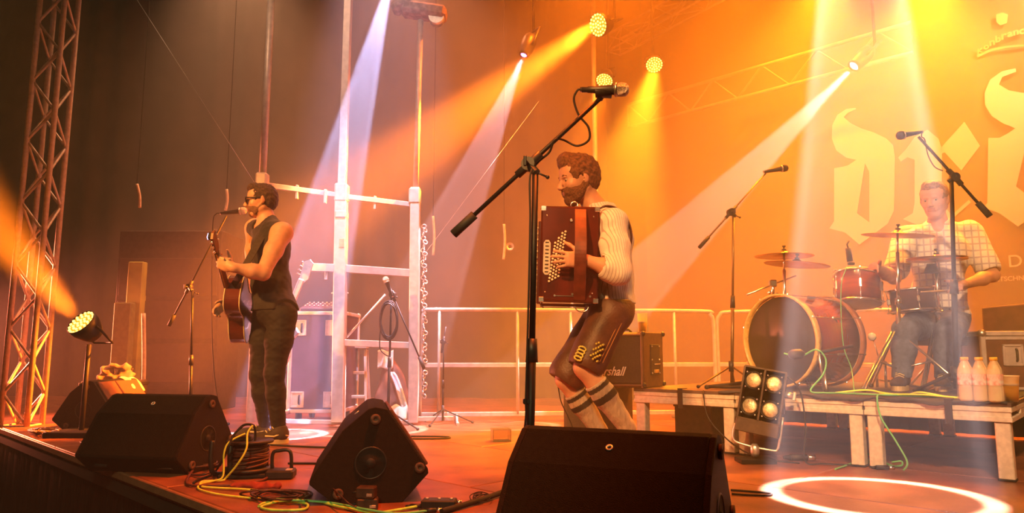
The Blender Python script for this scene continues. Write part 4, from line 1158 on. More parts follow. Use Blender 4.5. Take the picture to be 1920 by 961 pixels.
def cymbal_stand(label, base, c, h0=.34, r=.26, yaw=.3, boom=None):
    base = Vector(base); th = thing('cymbal_stand', label, 'stand', base)
    top = Vector(c) - base
    if boom is None:
        px_ = Vector((0, 0, top.z)); 
        for (z0, z1, r_) in ((.06, top.z * .55, .014), (top.z * .55, top.z * .86, .011), (top.z * .86, top.z - .005, .007)):
            b = MB(); b.cyl((top.x * z0 / top.z, top.y * z0 / top.z, z0), (top.x * z1 / top.z, top.y * z1 / top.z, z1), r_, n=10); b.build('tube', CHROME, th)
    else:
        j = Vector(boom) - base
        b = MB(); b.cyl((0, 0, .06), (0, 0, j.z * .6), .014, n=10); b.build('tube', CHROME, th)
        b = MB(); b.cyl((0, 0, j.z * .6), (0, 0, j.z), .011, n=10); b.build('tube', CHROME, th)
        d_ = (top - j).normalized(); b = MB(); b.cyl(j - d_ * .16, top, .007, n=8); b.build('boom_arm', CHROME, th)
        b = MB(); b.lathe([(.02, -.016), (.02, .016)], j, (1, .3, 0), 12); b.build('tilter', CHROME, th)
    for z_ in (h0, top.z * .55):
        b = MB(); b.cyl((top.x * z_ / top.z * (boom is None), top.y * z_ / top.z * (boom is None), z_ - .022), (top.x * z_ / top.z * (boom is None), top.y * z_ / top.z * (boom is None), z_ + .022), .021, n=12); b.box((.03, -.01, z_), (.035, .012, .016), None, .003); b.build('clamp', CHROME, th)
    tripod(th, h0, r, CHROME, yaw)
    return th
c1 = at(1683, 437, 4.62)
cymbal('crash_cymbal', 'large dark crash cymbal tilted in front of the drummer\'s chest', c1, .215, (.06, -.10, 1), BRONZED)
p = at(1680, 640, 4.62); cymbal_stand('tall chrome cymbal stand with wide tripod in the middle of the riser', (p.x, p.y, RZ), c1 + Z * .02, .37, .36, PI / 2)
c2 = at(1470, 476, 4.95); c3 = at(1494, 492, 4.93)
cymbal('splash_cymbal', 'bright golden cymbal, upper one of the pair above the bass drum', c2, .195, (.02, -.0, 1), BRONZE)
cymbal('hand_cymbal', 'dull golden cymbal, lower one of the pair above the bass drum', c3, .215, (.10, -.03, 1), BRONZED)
p = at(1468, 600, 4.95); cymbal_stand('chrome cymbal stand behind the front hoop of the bass drum', (p.x, p.y + .0, RZ), c2 + Z * .02, .30, .22, .9)
c4 = at(1756, 483, 4.70)
cymbal('hi_hat_cymbal', 'hi-hat cymbals edge-on in front of the drummer\'s shirt', c4, .18, (0, -.01, 1), BRONZE)
b = MB(); b.lathe([(.006, -.024), (.03, -.026), (.04, -.018), (.18, -.004), (.18, -.0025), (.04, -.0165), (.02, -.022), (.006, -.022)], n=40, caps=False); b.build('bottom_plate', BRONZE, bpy.data.objects['hi_hat_cymbal'])
p = at(1757, 640, 4.70); th = cymbal_stand('chrome hi-hat stand with narrow tripod in front of the drummer\'s knee', (p.x, p.y, RZ), c4 + Z * .06, .38, .20, PI / 2)
b = MB(); b.box((-.04, -.13, .03), (.08, .26, .012), Matrix.Rotation(-.25, 3, 'X'), .004); b.build('pedal', CHROME, th)
b = MB(); b.lathe([(.05, 0), (.028, .05), (.028, .06)], (0, 0, c4.z - RZ - .10), n=14); b.build('cup', BLACKPL, th)
# boom stick above bass drum with clamp (tom holder arms)
hw = thing('tom_holder', 'chrome clamp with angled rod on top of the bass drum', 'clamp', at(1450, 560, 4.9))
o_ = hw.location
b = MB(); b.cyl(at(1400, 552, 4.8) - o_, at(1492, 517, 5.0) - o_, .006, n=8); b.build('rod', CHROME, hw)
b = MB(); b.box(at(1449, 531, 4.9) - o_, (.05, .04, .05), None, .008); b.cyl(at(1449, 525, 4.9) - o_, at(1449, 561, 4.9) - o_, .012, n=10); b.build('clamp', CHROME, hw)
for px_, py_ in ((1442, 548), (1457, 552)):
    b = MB(); b.sphere(at(px_, py_, 4.87) - o_, .014, 8, 6); b.build('wing_screw', CHROME, hw)
# bass drum pedal and second hardware pieces behind
pd = thing('bass_drum_pedal', 'chrome bass drum pedal at the drummer\'s foot', 'pedal', Vector((2.62, 4.98, RZ)))
b = MB(); b.box((.02, 0, .03), (.24, .09, .012), Matrix.Rotation(.2, 3, 'Y'), .004); b.build('footboard', CHROME, pd)
for y in (-.06, .06):
    b = MB(); b.cyl((-.10, y, 0), (-.10, y, .18), .01, n=8); b.build('post', CHROME, pd)
b = MB(); b.cyl((-.10, -.06, .17), (-.10, .06, .17), .007, n=8); b.cyl((-.10, 0, .17), (-.14, 0, .33), .004, n=6); b.build('beater_shaft', CHROME, pd)
b = MB(); b.sphere((-.145, 0, .345), .028, 10, 8); b.build('beater', HEADW, pd)

# black sheet added behind the riser so the space beneath stays dark
b = MB(); n_ = 110; rg = []
for z in (.02, .18, RZ - .01):
    rg.append([rs(2.14 * k / n_, 2.03 + .012 * math.sin(k * .9), z) for k in range(n_ + 1)])
b.rings(rg, True, False, False, closed=False)
o = b.build('riser_shade_sheet', BLACKCLOTH, None, rs(1, 2.03, 0)); tag(o, 'black sheet added for shade behind the legs of the riser decks', 'drape')
ALUD = mat('dull_aluminium', (.24, .20, .17), .6, .3); TOWERM = mat('tower_aluminium', (.62, .52, .44), .5, .25, var=.1, scale=30); BARS = mat('dull_steel', (.42, .38, .34), .55, .3)
# ================================================================ trusses, masts, stage lamps
def truss(name, label, p0, p1, w, step, m, thick=.024, bth=.010, roll=0.0, sides=4, group=None):
    p0 = Vector(p0); p1 = Vector(p1); th = thing(name, label, 'truss', p0, group=group)
    d = (p1 - p0).normalized(); L_ = (p1 - p0).length
    ref = Z if abs(d.z) < .8 else X
    a = (ref - d * ref.dot(d)).normalized(); a = Matrix.Rotation(roll, 3, d) @ a; c = d.cross(a)
    n = sides
    offs = [(a * math.cos(2 * PI * (k + .5) / n) + c * math.sin(2 * PI * (k + .5) / n)) * (w / (2 * math.sin(PI / n))) for k in range(n)]
    for o_ in offs:
        b = MB(); b.cyl(o_, o_ + d * L_, thick, n=10); b.build('chord', m, th)
    N_ = max(1, int(L_ / step))
    for k in range(n if n > 2 else 1):
        for i in range(N_):
            q = (i + k) % 2; A_, B_ = offs[k], offs[(k + 1) % n]
            s_ = A_ if q else B_; e_ = B_ if q else A_
            b = MB(); b.cyl(s_ + d * (L_ * i / N_), e_ + d * (L_ * (i + 1) / N_), bth, n=6, caps=False); b.build('brace', m, th)
    for e_ in (0, L_):
        for k in range(n):
            b = MB(); b.cyl(offs[k] + d * e_, offs[(k + 1) % n] + d * e_, bth, n=6, caps=False); b.build('brace', m, th)
    return th
p = fl(40, 797)
truss('truss_tower', 'aluminium lattice truss tower at the far end of the stage front', (p.x, p.y, 0), (p.x + .03, p.y, 6.0), .215, .262, TOWERM, .024, .0125, .05)
a1 = onwall(1178, 235, .35); a2 = onwall(1500, 150, .35); zt = (a1.z + a2.z) / 2
n1 = U * a1.dot(U) + V * (WALL_D - .35)
truss('roof_truss', 'horizontal lattice truss running just above the banner', n1 + Z * (zt + .12), n1 + U * 3.2 + Z * (zt + .12), .29, .27, ALUD, .020, .010, PI / 2, sides=2)
b1 = fl(1150, 85, 4.6); b2 = fl(1410, -60, 4.6)
truss('roof_truss', 'faint horizontal lattice truss high under the roof, above the par lamps', b1, b1 + (b2 - b1) * .8, .22, .30, ALUD, .016, .008, 0)
# scaffold frame behind the singer
sf_ = thing('scaffold_frame', 'pale steel scaffold frame of masts and crossbars behind the singer and flight case', 'scaffold', fl(635, 792))
so = sf_.location.copy()
def pole(pxt, pyt, pxb, pyb, Y_, r, nm='mast', sq=False, par=sf_, m=WHITEPAINT):
    a_ = at(pxt, pyt, Y_); b_ = at(pxb, pyb, Y_); d_ = (b_ - a_).normalized()
    b = MB()
    if sq: b.box((a_ + b_) / 2 - so, (r * 2, r * 2, (b_ - a_).length), frame_of(d_), .006)
    else: b.cyl(a_ - so, b_ - so, r, n=12)
    return b.build(nm, m, par)
pole(511, -60, 492, 340, 5.75, .030); pole(492, 340, 470, 790, 5.75, .038, 'lower_mast')
pole(655, -60, 641, 360, 6.1, .034, sq=True); pole(641, 355, 634, 791, 6.1, .050, 'lower_mast', True)
pole(789, 38, 779, 360, 6.3, .026); pole(779, 352, 775, 792, 6.3, .042, 'lower_mast', True)
for (x0, y0, Y0, x1, y1, Y1, r) in ((492, 346, 5.75, 642, 367, 6.1, .022), (642, 368, 6.1, 776, 384, 6.3, .022), (568, 500, 5.95, 640, 503, 6.1, .034), (640, 503, 6.1, 772, 512, 6.3, .034), (645, 642, 6.1, 768, 647, 6.3, .028), (520, 789, 5.8, 634, 791, 6.1, .018), (634, 791, 6.1, 775, 791, 6.3, .018), (775, 785, 6.3, 850, 784, 6.4, .02)):
    b = MB(); a_ = at(x0, y0, Y0); b_ = at(x1, y1, Y1)
    b.box((a_ + b_) / 2 - so, (r * 1.3, r * 2, (b_ - a_).length), frame_of(b_ - a_), .004); b.build('crossbar', WHITEPAINT, sf_)
for (x, y, Y_, s_) in ((641, 362, 6.1, (.11, .11, .16)), (778, 368, 6.3, (.10, .10, .14)), (641, 403, 6.1, (.10, .12, .07)), (492, 338, 5.75, (.09, .09, .12))):
    b = MB(); b.box(at(x, y, Y_) - so, s_, None, .012); b.build('coupler', WHITEPAINT, sf_)
for (x, y, Y_) in ((557, 352, 5.9), (610, 360, 6.0), (703, 372, 6.2), (612, 503, 6.05)):
    b = MB(); b.box(at(x, y + 8, Y_) - so, (.022, .03, .12), None, .004); b.build('clip', WHITEPAINT, sf_)
b = MB(); b.cyl(at(650, 632, 6.12) - so, at(722, 552, 6.26) - so, .010, n=8); b.build('diagonal_brace', STEEL, sf_)
b = MB(); b.box(at(641, 455, 6.05) - so, (.045, .012, .075), None, .002); b.build('sticker', mat('orange_sticker', (.75, .3, .15), .6), sf_)
p = at(1118, 420, 8.1)
b = MB(); b.cyl((0, 0, 0), (0, 0, 5.6), .028, n=12); o = b.build('steel_mast', WHITEPAINT); o.location = (p.x, p.y, 0)
tag(o, 'single tall pole rising behind the accordion player\'s head at the stage corner', 'pole')
# thin guy wires
def wire(label, a_, b_, r=.003, cat='wire'):
    b = MB(); b.tube([Vector((0, 0, 0)), b_ - a_], r, 5); o = b.build('guy_wire', STEEL); o.location = a_; tag(o, label, cat)
wire('thin slanting wire coming down behind the singer\'s hair', at(490, 362, 5.75), at(225, -50, 5.1), .0018)
wire('thin slanting wire to the right of the steel scaffold frame', at(778, 500, 6.3), at(1010, 190, 6.6), .0018)
# lamps
LEDP = mat('lamp_face_plate', (.3, .12, .02), .3, var=0, emit=(1, .36, .02), es=1.1); LEDP.cycles.emission_sampling = 'NONE'  # plate given a weak glow so the gaps between LEDs look lit
LEDM = mat('led_lens', (1, .8, .4), .3, var=0, emit=(1, .66, .10), es=5); LEDM.cycles.emission_sampling = 'NONE'
LEDO = mat('led_lens_orange', (1, .6, .2), .3, var=0, emit=(1, .55, .10), es=4.5); LEDO.cycles.emission_sampling = 'NONE'
_led = None
def par_can(label, pos, target, r, m, rings_=3, stand=None, group='led par cans over the stage'):
    global _led
    d = (Vector(target) - Vector(pos)).normalized()
    th = thing('par_can', label, 'stage light', pos, rot=d.to_track_quat('Z', 'Y').to_euler(), group=group)
    b = MB(); b.lathe([(.03, -.17), (r * .6, -.17), (r * .82, -.12), (r, -.06), (r, -.004), (r * .97, -.004), (r * .97, -.015), (.001, -.016)], n=28, caps=True); b.build('housing', BLACKMETAL, th)
    b = MB(); b.lathe([(r * .96, -.0145), (.001, -.0145)], n=28, caps=False); b.build('face_plate', LEDP, th)
    pos_ = [(0, 0)] + [(r * .88 * k / rings_ * math.cos(2 * PI * j / (6 * k) + .3 * k), r * .88 * k / rings_ * math.sin(2 * PI * j / (6 * k) + .3 * k)) for k in range(1, rings_ + 1) for j in range(6 * k)]
    lr = r * .88 / rings_ * .30
    b = MB(); b.lathe([(lr, -.012), (lr, -.006), (lr * .6, -.002), (.0005, 0)], n=10)
    first = None
    for x, y in pos_:
        if first is None: first = b.build('led_lens', m, th); o = first
        else: o = first.copy(); link(o)
        o.location = (x, y, -.003)
    if pos[2] > 2:
        q_ = th.rotation_euler.to_matrix().inverted(); b = MB(); h0_ = Vector((0, 0, -.26)); b.cyl(h0_, h0_ + q_ @ Vector((0, 0, 6.15 - pos[2])), .012, n=8); b.build('drop_pipe', BLACKMETAL, th)
    b = MB(); b.tube([(r * 1.06, 0, -.06), (r * 1.1, 0, -.1), (r * .9, 0, -.26), (-r * .9, 0, -.26), (-r * 1.1, 0, -.1), (-r * 1.06, 0, -.06)], .009, 6); b.build('yoke', BLACKMETAL, th)
    return th
par_can('led par lamp with many glowing dots, highest one left of the yellow lamps', PAR1, PAR1 + Vector((-1, -.75, -.5)), .112, LEDM)
par_can('led par lamp shining yellow, lower one over the banner corner', PAR2, PAR2 + Vector((-.1, -.8, -.75)), .088, LEDM, 3)
par_can('led par lamp just behind the accordion player\'s microphone', PAR3, PAR3 + Vector((-.35, -.7, -1)), .098, LEDM, 3)
par_can('orange led par lamp low beside the truss tower', PAR4, PAR4 + Vector((-.35, -.85, .70)), .108, LEDO, 3, group=None)
st = thing('lamp_stand', 'dark low stand carrying the orange par lamp near the truss tower', 'stand', (PAR4.x, PAR4.y + .12, 0))
b = MB(); b.box((0, 0, .02), (.36, .36, .04), None, .006); b.build('base_plate', BLACKMETAL, st)
b = MB(); b.cyl((0, 0, .04), (0, .02, PAR4.z - .17), .018, n=10); b.build('pole', BLACKMETAL, st)
def moving_head(label, pos, target, r, col, es=14):
    d = (Vector(target) - Vector(pos)).normalized()
    th = thing('moving_head_light', label, 'stage light', pos, rot=d.to_track_quat('Z', 'Y').to_euler())
    b = MB(); b.lathe([(.03, -.26), (.06, -.25), (.075, -.18), (.07, -.08), (r + .02, -.03), (r + .018, -.008), (r, -.008), (r, -.02), (.001, -.02)], n=24); b.build('head', BLACKPL, th)
    m = mat('beam_lens_' + str(round(col[2] * 10)), (1, 1, 1), .1, var=0, emit=col, es=es); m.cycles.emission_sampling = 'NONE'
    b = MB(); b.lathe([(r, -.018), (r * .8, -.010), (.001, -.006)], n=20); b.build('lens', m, th)
    q_ = th.rotation_euler.to_matrix().inverted(); b = MB(); h0_ = Vector((0, 0, -.32)); b.cyl(h0_, h0_ + q_ @ Vector((0, 0, 6.15 - pos[2])), .014, n=8); b.build('drop_pipe', BLACKMETAL, th)
    b = MB(); b.tube([(.08, 0, -.12), (.10, 0, -.15), (.10, 0, -.32), (-.10, 0, -.32), (-.10, 0, -.15), (-.08, 0, -.12)], .013, 8); b.build('yoke', BLACKPL, th)
    return th
moving_head('small violet beam lamp above the front microphone\'s boom', POS_B + (POS_B - fl(690, 805)).normalized() * .02, fl(690, 805), .032, (.35, .12, 1.0))
moving_head('beam lamp in front of the banner shining down across the stage', POS_D + (POS_D - fl(930, 797)).normalized() * .02, fl(930, 797), .045, (1, .75, .7), 6)
# rigging block at the top of the scaffold
rg_ = thing('rigging_block', 'pale winch block and folded cover under the roof above the scaffold frame', 'rigging', at(795, 22, 6.3)); o_ = rg_.location
b = MB(); b.box((0, 0, 0), (.42, .20, .12), Matrix.Rotation(.15, 3, 'Y'), .03); b.build('housing', mat('dusty_plastic', (.28, .18, .15), .7, var=.3), rg_)
b = MB(); b.lathe([(.07, -.05), (.07, .05)], (.12, -.02, -.07), (0, 1, 0), 16); b.build('pulley', STEEL, rg_)
b = MB(); b.box((-.20, -.02, .05), (.2, .16, .1), Matrix.Rotation(-.5, 3, 'Y'), .03); b.build('cover', mat('dusty_plastic', (.28, .18, .15)), rg_)

# ================================================================ things at the back of the stage
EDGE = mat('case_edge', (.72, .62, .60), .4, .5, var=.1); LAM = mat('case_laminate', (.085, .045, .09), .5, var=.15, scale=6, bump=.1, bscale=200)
def flight_case(label, c, size, rz, handles, lids=(), name='flight_case', m=LAM, casters=True, zb=.10):
    w_, d_, h_ = size
    th = thing(name, label, 'case', c, rz)
    z0 = zb if casters else 0
    b = MB(); b.box((0, 0, z0 + h_ / 2), (w_, d_, h_), None, .006); bd_ = b.build('body', m, th)
    t = .016
    for sx in (-1, 1):
        for sy in (-1, 1):
            b = MB(); b.box((sx * w_ / 2, sy * d_ / 2, z0 + h_ / 2), (t * 2, t * 2, h_ + t), None, .005); b.build('edge_strip', EDGE, th)
    for sz in (0, 1):
        for sy in (-1, 1):
            b = MB(); b.box((0, sy * d_ / 2, z0 + sz * h_), (w_ + t, t * 2, t * 2), None, .005); b.build('edge_strip', EDGE, th)
        for sx in (-1, 1):
            b = MB(); b.box((sx * w_ / 2, 0, z0 + sz * h_), (t * 2, d_ + t, t * 2), None, .005); b.build('edge_strip', EDGE, th)
    for l_ in lids:
        b = MB(); b.box((0, -d_ / 2 - .004, z0 + l_), (w_ - .03, .008, .022), None, .002); b.build('lid_seam', EDGE, th)
    for (x, z) in handles:
        b = MB()
        for dx, dz, sx, sz in ((0, .062, .12, .016), (0, -.062, .12, .016), (.052, 0, .016, .14), (-.052, 0, .016, .14)):
            b.box((x + dx, -d_ / 2 - .003, z0 + z + dz), (sx, .010, sz), None, .003)
        b.box((x, -d_ / 2 + .002, z0 + z), (.10, .006, .12))
        hd_ = b.build('handle_dish', EDGE, th)
        b = MB(); b.tube([(x + .018, -d_ / 2 - .004, z0 + z - .04), (x + .018, -d_ / 2 - .018, z0 + z - .03), (x + .018, -d_ / 2 - .018, z0 + z + .03), (x + .018, -d_ / 2 - .004, z0 + z + .04)], .007, 6); b.build('handle', BLACKPL, hd_)
    for sx in (-1, 1):
        for sy in (-1, 1):
            for z in (z0, z0 + h_):
                b = MB(); b.sphere((sx * w_ / 2, sy * d_ / 2, z), .028, 10, 6); b.build('ball_corner', STEEL, th)
            if casters:
                b = MB(); b.lathe([(.01, -.018), (.045, -.018), (.045, .018), (.01, .018)], (sx * (w_ / 2 - .07), sy * (d_ / 2 - .07), .046), (1, 0, 0), 16); b.build('caster', RUBBER, th)
    return th
p = fl(588, 793)
flight_case('tall violet-lit flight case with four recessed handles behind the singer', (p.x, p.y + .32, 0), (.47, .55, .86), -.02, ((-.16, .73), (.13, .73), (-.16, .10), (.13, .10)))
ztop = .96 + .016
mx = thing('mixing_console', 'small mixing console with knobs on top of the tall flight case', 'mixer', (p.x - .02, p.y + .26, ztop))
b = MB(); b.box((0, 0, .045), (.36, .26, .05), Matrix.Rotation(.25, 3, 'X'), .008); b.build('body', mat('grey_console', (.10, .06, .08), .5), mx)
for i in range(8):
    for j in range(3):
        b = MB(); b.lathe([(.008, 0), (.007, .012), (.002, .013)], (-.14 + i * .04, -.08 + j * .07, .055 + (j * .07) * .26), (0, -.24, .97), 8); b.build('knob', EDGE, mx)
b = MB(); b.box((.13, .10, .12), (.012, .012, .14), None, .002); b.box((.13, .10, .19), (.16, .012, .012), None, .002); o = b.build('lamp_arm', EDGE, mx)
# parked bass guitar with pale headstock
bq = at(520, 640, 5.75); bh = at(578, 497, 5.70)
bg = thing('bass_guitar', 'pale bass guitar leaning behind the singer, only its headstock clearly visible', 'guitar', bq)
gx2 = (bh - bq).normalized(); gz2 = Vector((0, -1, .1)); gz2 = (gz2 - gx2 * gz2.dot(gx2)).normalized(); gy2 = gz2.cross(gx2); Lb = (bh - bq).length
PALEW = mat('pale_maple', (.70, .55, .45), .4, var=.1, scale=20)
b = MB(); b.prism([(-.24, .06), (-.20, .15), (-.05, .15), (.05, .11), (.16, .15), (.19, .10), (.10, .04), (.10, -.04), (.16, -.10), (.13, -.14), (.02, -.10), (-.06, -.14), (-.20, -.14), (-.24, -.05)], (0, 0, 0), gx2, gy2, gz2, -.02, .02); b.build('guitar_body', PALEW, bg, bevel=.006)
b = MB(); b.box(gx2 * (Lb - .12) * .5 + gz2 * .02, (Lb - .12, .045, .024), Matrix((gx2, gy2, gz2)).transposed(), .004); b.build('neck', PALEW, bg)
b = MB(); b.prism([(Lb - .14, -.022), (Lb - .10, -.045), (Lb + .03, -.035), (Lb + .05, .0), (Lb + .02, .035), (Lb - .14, .022)], (0, 0, 0), gx2, gy2, gz2, .0, .016); HDB = b.build('headstock', PALEW, bg)
for i in range(4):
    b = MB(); q_ = gx2 * (Lb - .09 + i * .033) + gy2 * .045; b.cyl(q_ - gy2 * .02, q_, .004, n=6); b.sphere(q_ + gy2 * .01, (.011, .011, .006), 8, 5); b.build('tuning_peg', CHROME, HDB)
# step ladder
lp = fl(660, 783); ld = thing('step_ladder', 'pale aluminium step ladder with three treads beside the tall flight case', 'ladder', (lp.x, lp.y, 0), .10)
hL = .66
for q in (-1, 1):
    b = MB(); b.box((q * .105 + q * .025 * .5, -.0, hL / 2), (.028, .035, hL), Matrix.Rotation(-q * .055, 3, 'Y') @ Matrix.Rotation(-.16, 3, 'X'), .004); b.build('side_rail', WHITEPAINT, ld)
    b = MB(); b.box((q * .105 + q * .02, .22, hL / 2 - .01), (.022, .03, hL - .02), Matrix.Rotation(-q * .055, 3, 'Y') @ Matrix.Rotation(.20, 3, 'X'), .004); b.build('rear_rail', WHITEPAINT, ld)
for i, z in enumerate((.20, .42)):
    b = MB(); b.box((0, .02 - .10 + z * .165, z), (.24 - i * .02, .09, .028), None, .004); b.build('tread', WHITEPAINT, ld)
b = MB(); b.box((0, .09, hL), (.25, .22, .03), None, .01); b.build('top_platform', WHITEPAINT, ld)
b = MB(); b.cyl((-.10, -.03, .22), (-.09, .19, .26), .006, n=6); b.build('stay', WHITEPAINT, ld)
for q in (-1, 1):
    b = MB(); b.box((q * .135, -.055, .012), (.04, .05, .024), None, .004); b.build('foot', RUBBER, ld)
# gig bag with white towel
gbp = fl(735, 790); gb_ = thing('gig_bag', 'brown soft instrument bag slumped against the scaffold frame behind the microphone stand', 'bag', (gbp.x, gbp.y + .0, 0))
fdb = Field((gbp.x - .32, gbp.y - .22, -.01), (gbp.x + .32, gbp.y + .22, .75), .007)
fdb.group([('ell', (gbp.x, gbp.y, .17), (.165, .095, .20)), ('ell', (gbp.x - .01, gbp.y + .01, .36), (.11, .075, .14)), ('cap', (gbp.x - .02, gbp.y + .02, .40), (gbp.x - .07, gbp.y + .04, .64), .055, .040)], .06, 0)
fdb.noise(.006, 30, 71); fdb.half((0, 0, .006), (0, 0, -1))
fdb.build('bag_body', mat('brown_nylon', (.17, .07, .045), .75, var=.25, scale=10), gb_, gb_.location)
b = MB(); b.tube([(.02, -.09, .40), (.10, -.085, .25), (.14, -.06, .08)], .006, 5); b.build('zip', STEEL, gb_)
def cloth_sheet(name, label, cat, grid_fn, nu, nv, m, th=.006):
    """thin folded sheet with thickness"""
    P_ = [[Vector(grid_fn(i / nu, j / nv)) for j in range(nv + 1)] for i in range(nu + 1)]
    org = P_[0][0].copy(); b = MB(); vs = []; 
    nr = []
    for i in range(nu + 1):
        for j in range(nv + 1):
            a_ = P_[min(i + 1, nu)][j] - P_[max(i - 1, 0)][j]; c_ = P_[i][min(j + 1, nv)] - P_[i][max(j - 1, 0)]; n_ = a_.cross(c_)
            nr.append(n_.normalized() * th / 2 if n_.length > 1e-9 else Z * th / 2)
    flat = [P_[i][j] - org for i in range(nu + 1) for j in range(nv + 1)]
    vs = [p + n_ for p, n_ in zip(flat, nr)] + [p - n_ for p, n_ in zip(flat, nr)]; K = len(flat); W_ = nv + 1; fs = []
    for i in range(nu):
        for j in range(nv):
            a_, b_, c_, d_ = i * W_ + j, (i + 1) * W_ + j, (i + 1) * W_ + j + 1, i * W_ + j + 1
            fs.append((a_, b_, c_, d_)); fs.append((K + d_, K + c_, K + b_, K + a_))
    edge = [i * W_ for i in range(nu + 1)] + [nu * W_ + j for j in range(1, nv + 1)] + [i * W_ + nv for i in range(nu - 1, -1, -1)] + [j for j in range(nv - 1, 0, -1)]
    for k in range(len(edge)):
        a_, b_ = edge[k], edge[(k + 1) % len(edge)]; fs.append((b_, a_, K + a_, K + b_))
    b.add(vs, fs, True); o = b.build(name, m, fix=True); o.location = org
    if label: tag(o, label, cat)
    return o
TOWEL = mat('white_towel', (.80, .78, .80), .9, var=.06, scale=50, bump=.4, bscale=120, sheen=.3)
ox, oy = gbp.x, gbp.y
cloth_sheet('towel', 'white towel draped down the side of the brown instrument bag', 'towel', lambda u, v: (ox - .03 + .16 * v ** .7 + .05 * u + .008 * math.sin(u * 9), oy - .095 - .02 * math.sin(v * 3) - .012 * math.sin(u * 17), .44 - .42 * v), 10, 16, TOWEL)
cloth_sheet('towel', 'small white towel hung over the top of the brown instrument bag', 'towel', lambda u, v: (ox - .13 + .14 * u, oy - .06 + .008 * math.sin(u * 12), .63 - .16 * v + .01 * math.sin(u * 7)), 10, 8, TOWEL)
cloth_sheet('paper_sheet', 'crumpled white paper at the foot of the instrument bag', 'paper', lambda u, v: (ox + .0 + .15 * u, oy - .155 + .03 * v, .02 + .13 * v + .015 * math.sin(u * 8 + v * 5)), 8, 6, mat('white_paper', (.82, .78, .74), .8, var=.03), .002)

# microphones and stands
GRILLE = mat('mic_grille', (.55, .5, .45), .35, .9, var=.3, scale=400, bump=.9, bscale=500)
GRILLEP = mat('pale_mic_grille', (.66, .58, .48), .5, .5, var=.3, scale=400, bump=.9, bscale=500)
def microphone(label, tail, tip, grille=GRILLE, s=1.0, ring=None, fat=1.0):
    """handheld microphone from its cable end to the top of the grille"""
    tail = Vector(tail); tip = Vector(tip); d = (tip - tail).normalized(); L_ = (tip - tail).length; s = L_ / .175
    th = thing('microphone', label, 'microphone', tail, rot=d.to_track_quat('Z', 'Y').to_euler())
    f = fat * s
    b = MB(); b.lathe([(.004 * f, 0), (.0098 * f, .002 * s), (.0095 * f, .022 * s), (.0115 * f, .024 * s), (.013 * f, .05 * s), (.0175 * f, .118 * s), (.0225 * f, .124 * s), (.001, .124 * s)], n=20); b.build('handle', BLACKPL, th)
    b = MB(); b.lathe([(.0225 * f, .122 * s), (.0255 * f, .125 * s), (.0255 * f, .131 * s), (.0225 * f, .133 * s)], n=24); b.build('collar', mat('collar_metal', (.5, .45, .4), .35, .9), th)
    b = MB(); b.lathe([(.0222 * f, .131 * s), (.0255 * f, .146 * s), (.0225 * f, .163 * s), (.013 * f, .172 * s), (.001, .175 * s)], n=24); b.build('grille', grille, th)
    b = MB(); b.lathe([(.0095 * f, -.004), (.0095 * f, .018 * s)], n=14); b.build('plug', CHROME, th)
    return th
def mic_clip(par, at_, d, s=1.0):
    b = MB(); b.lathe([(.019 * s, -.025 * s), (.021 * s, .025 * s), (.017 * s, .025 * s), (.016 * s, -.025 * s), (.019 * s, -.025 * s)], at_, d, 14, caps=False); b.build('clip', BLACKPL, par)
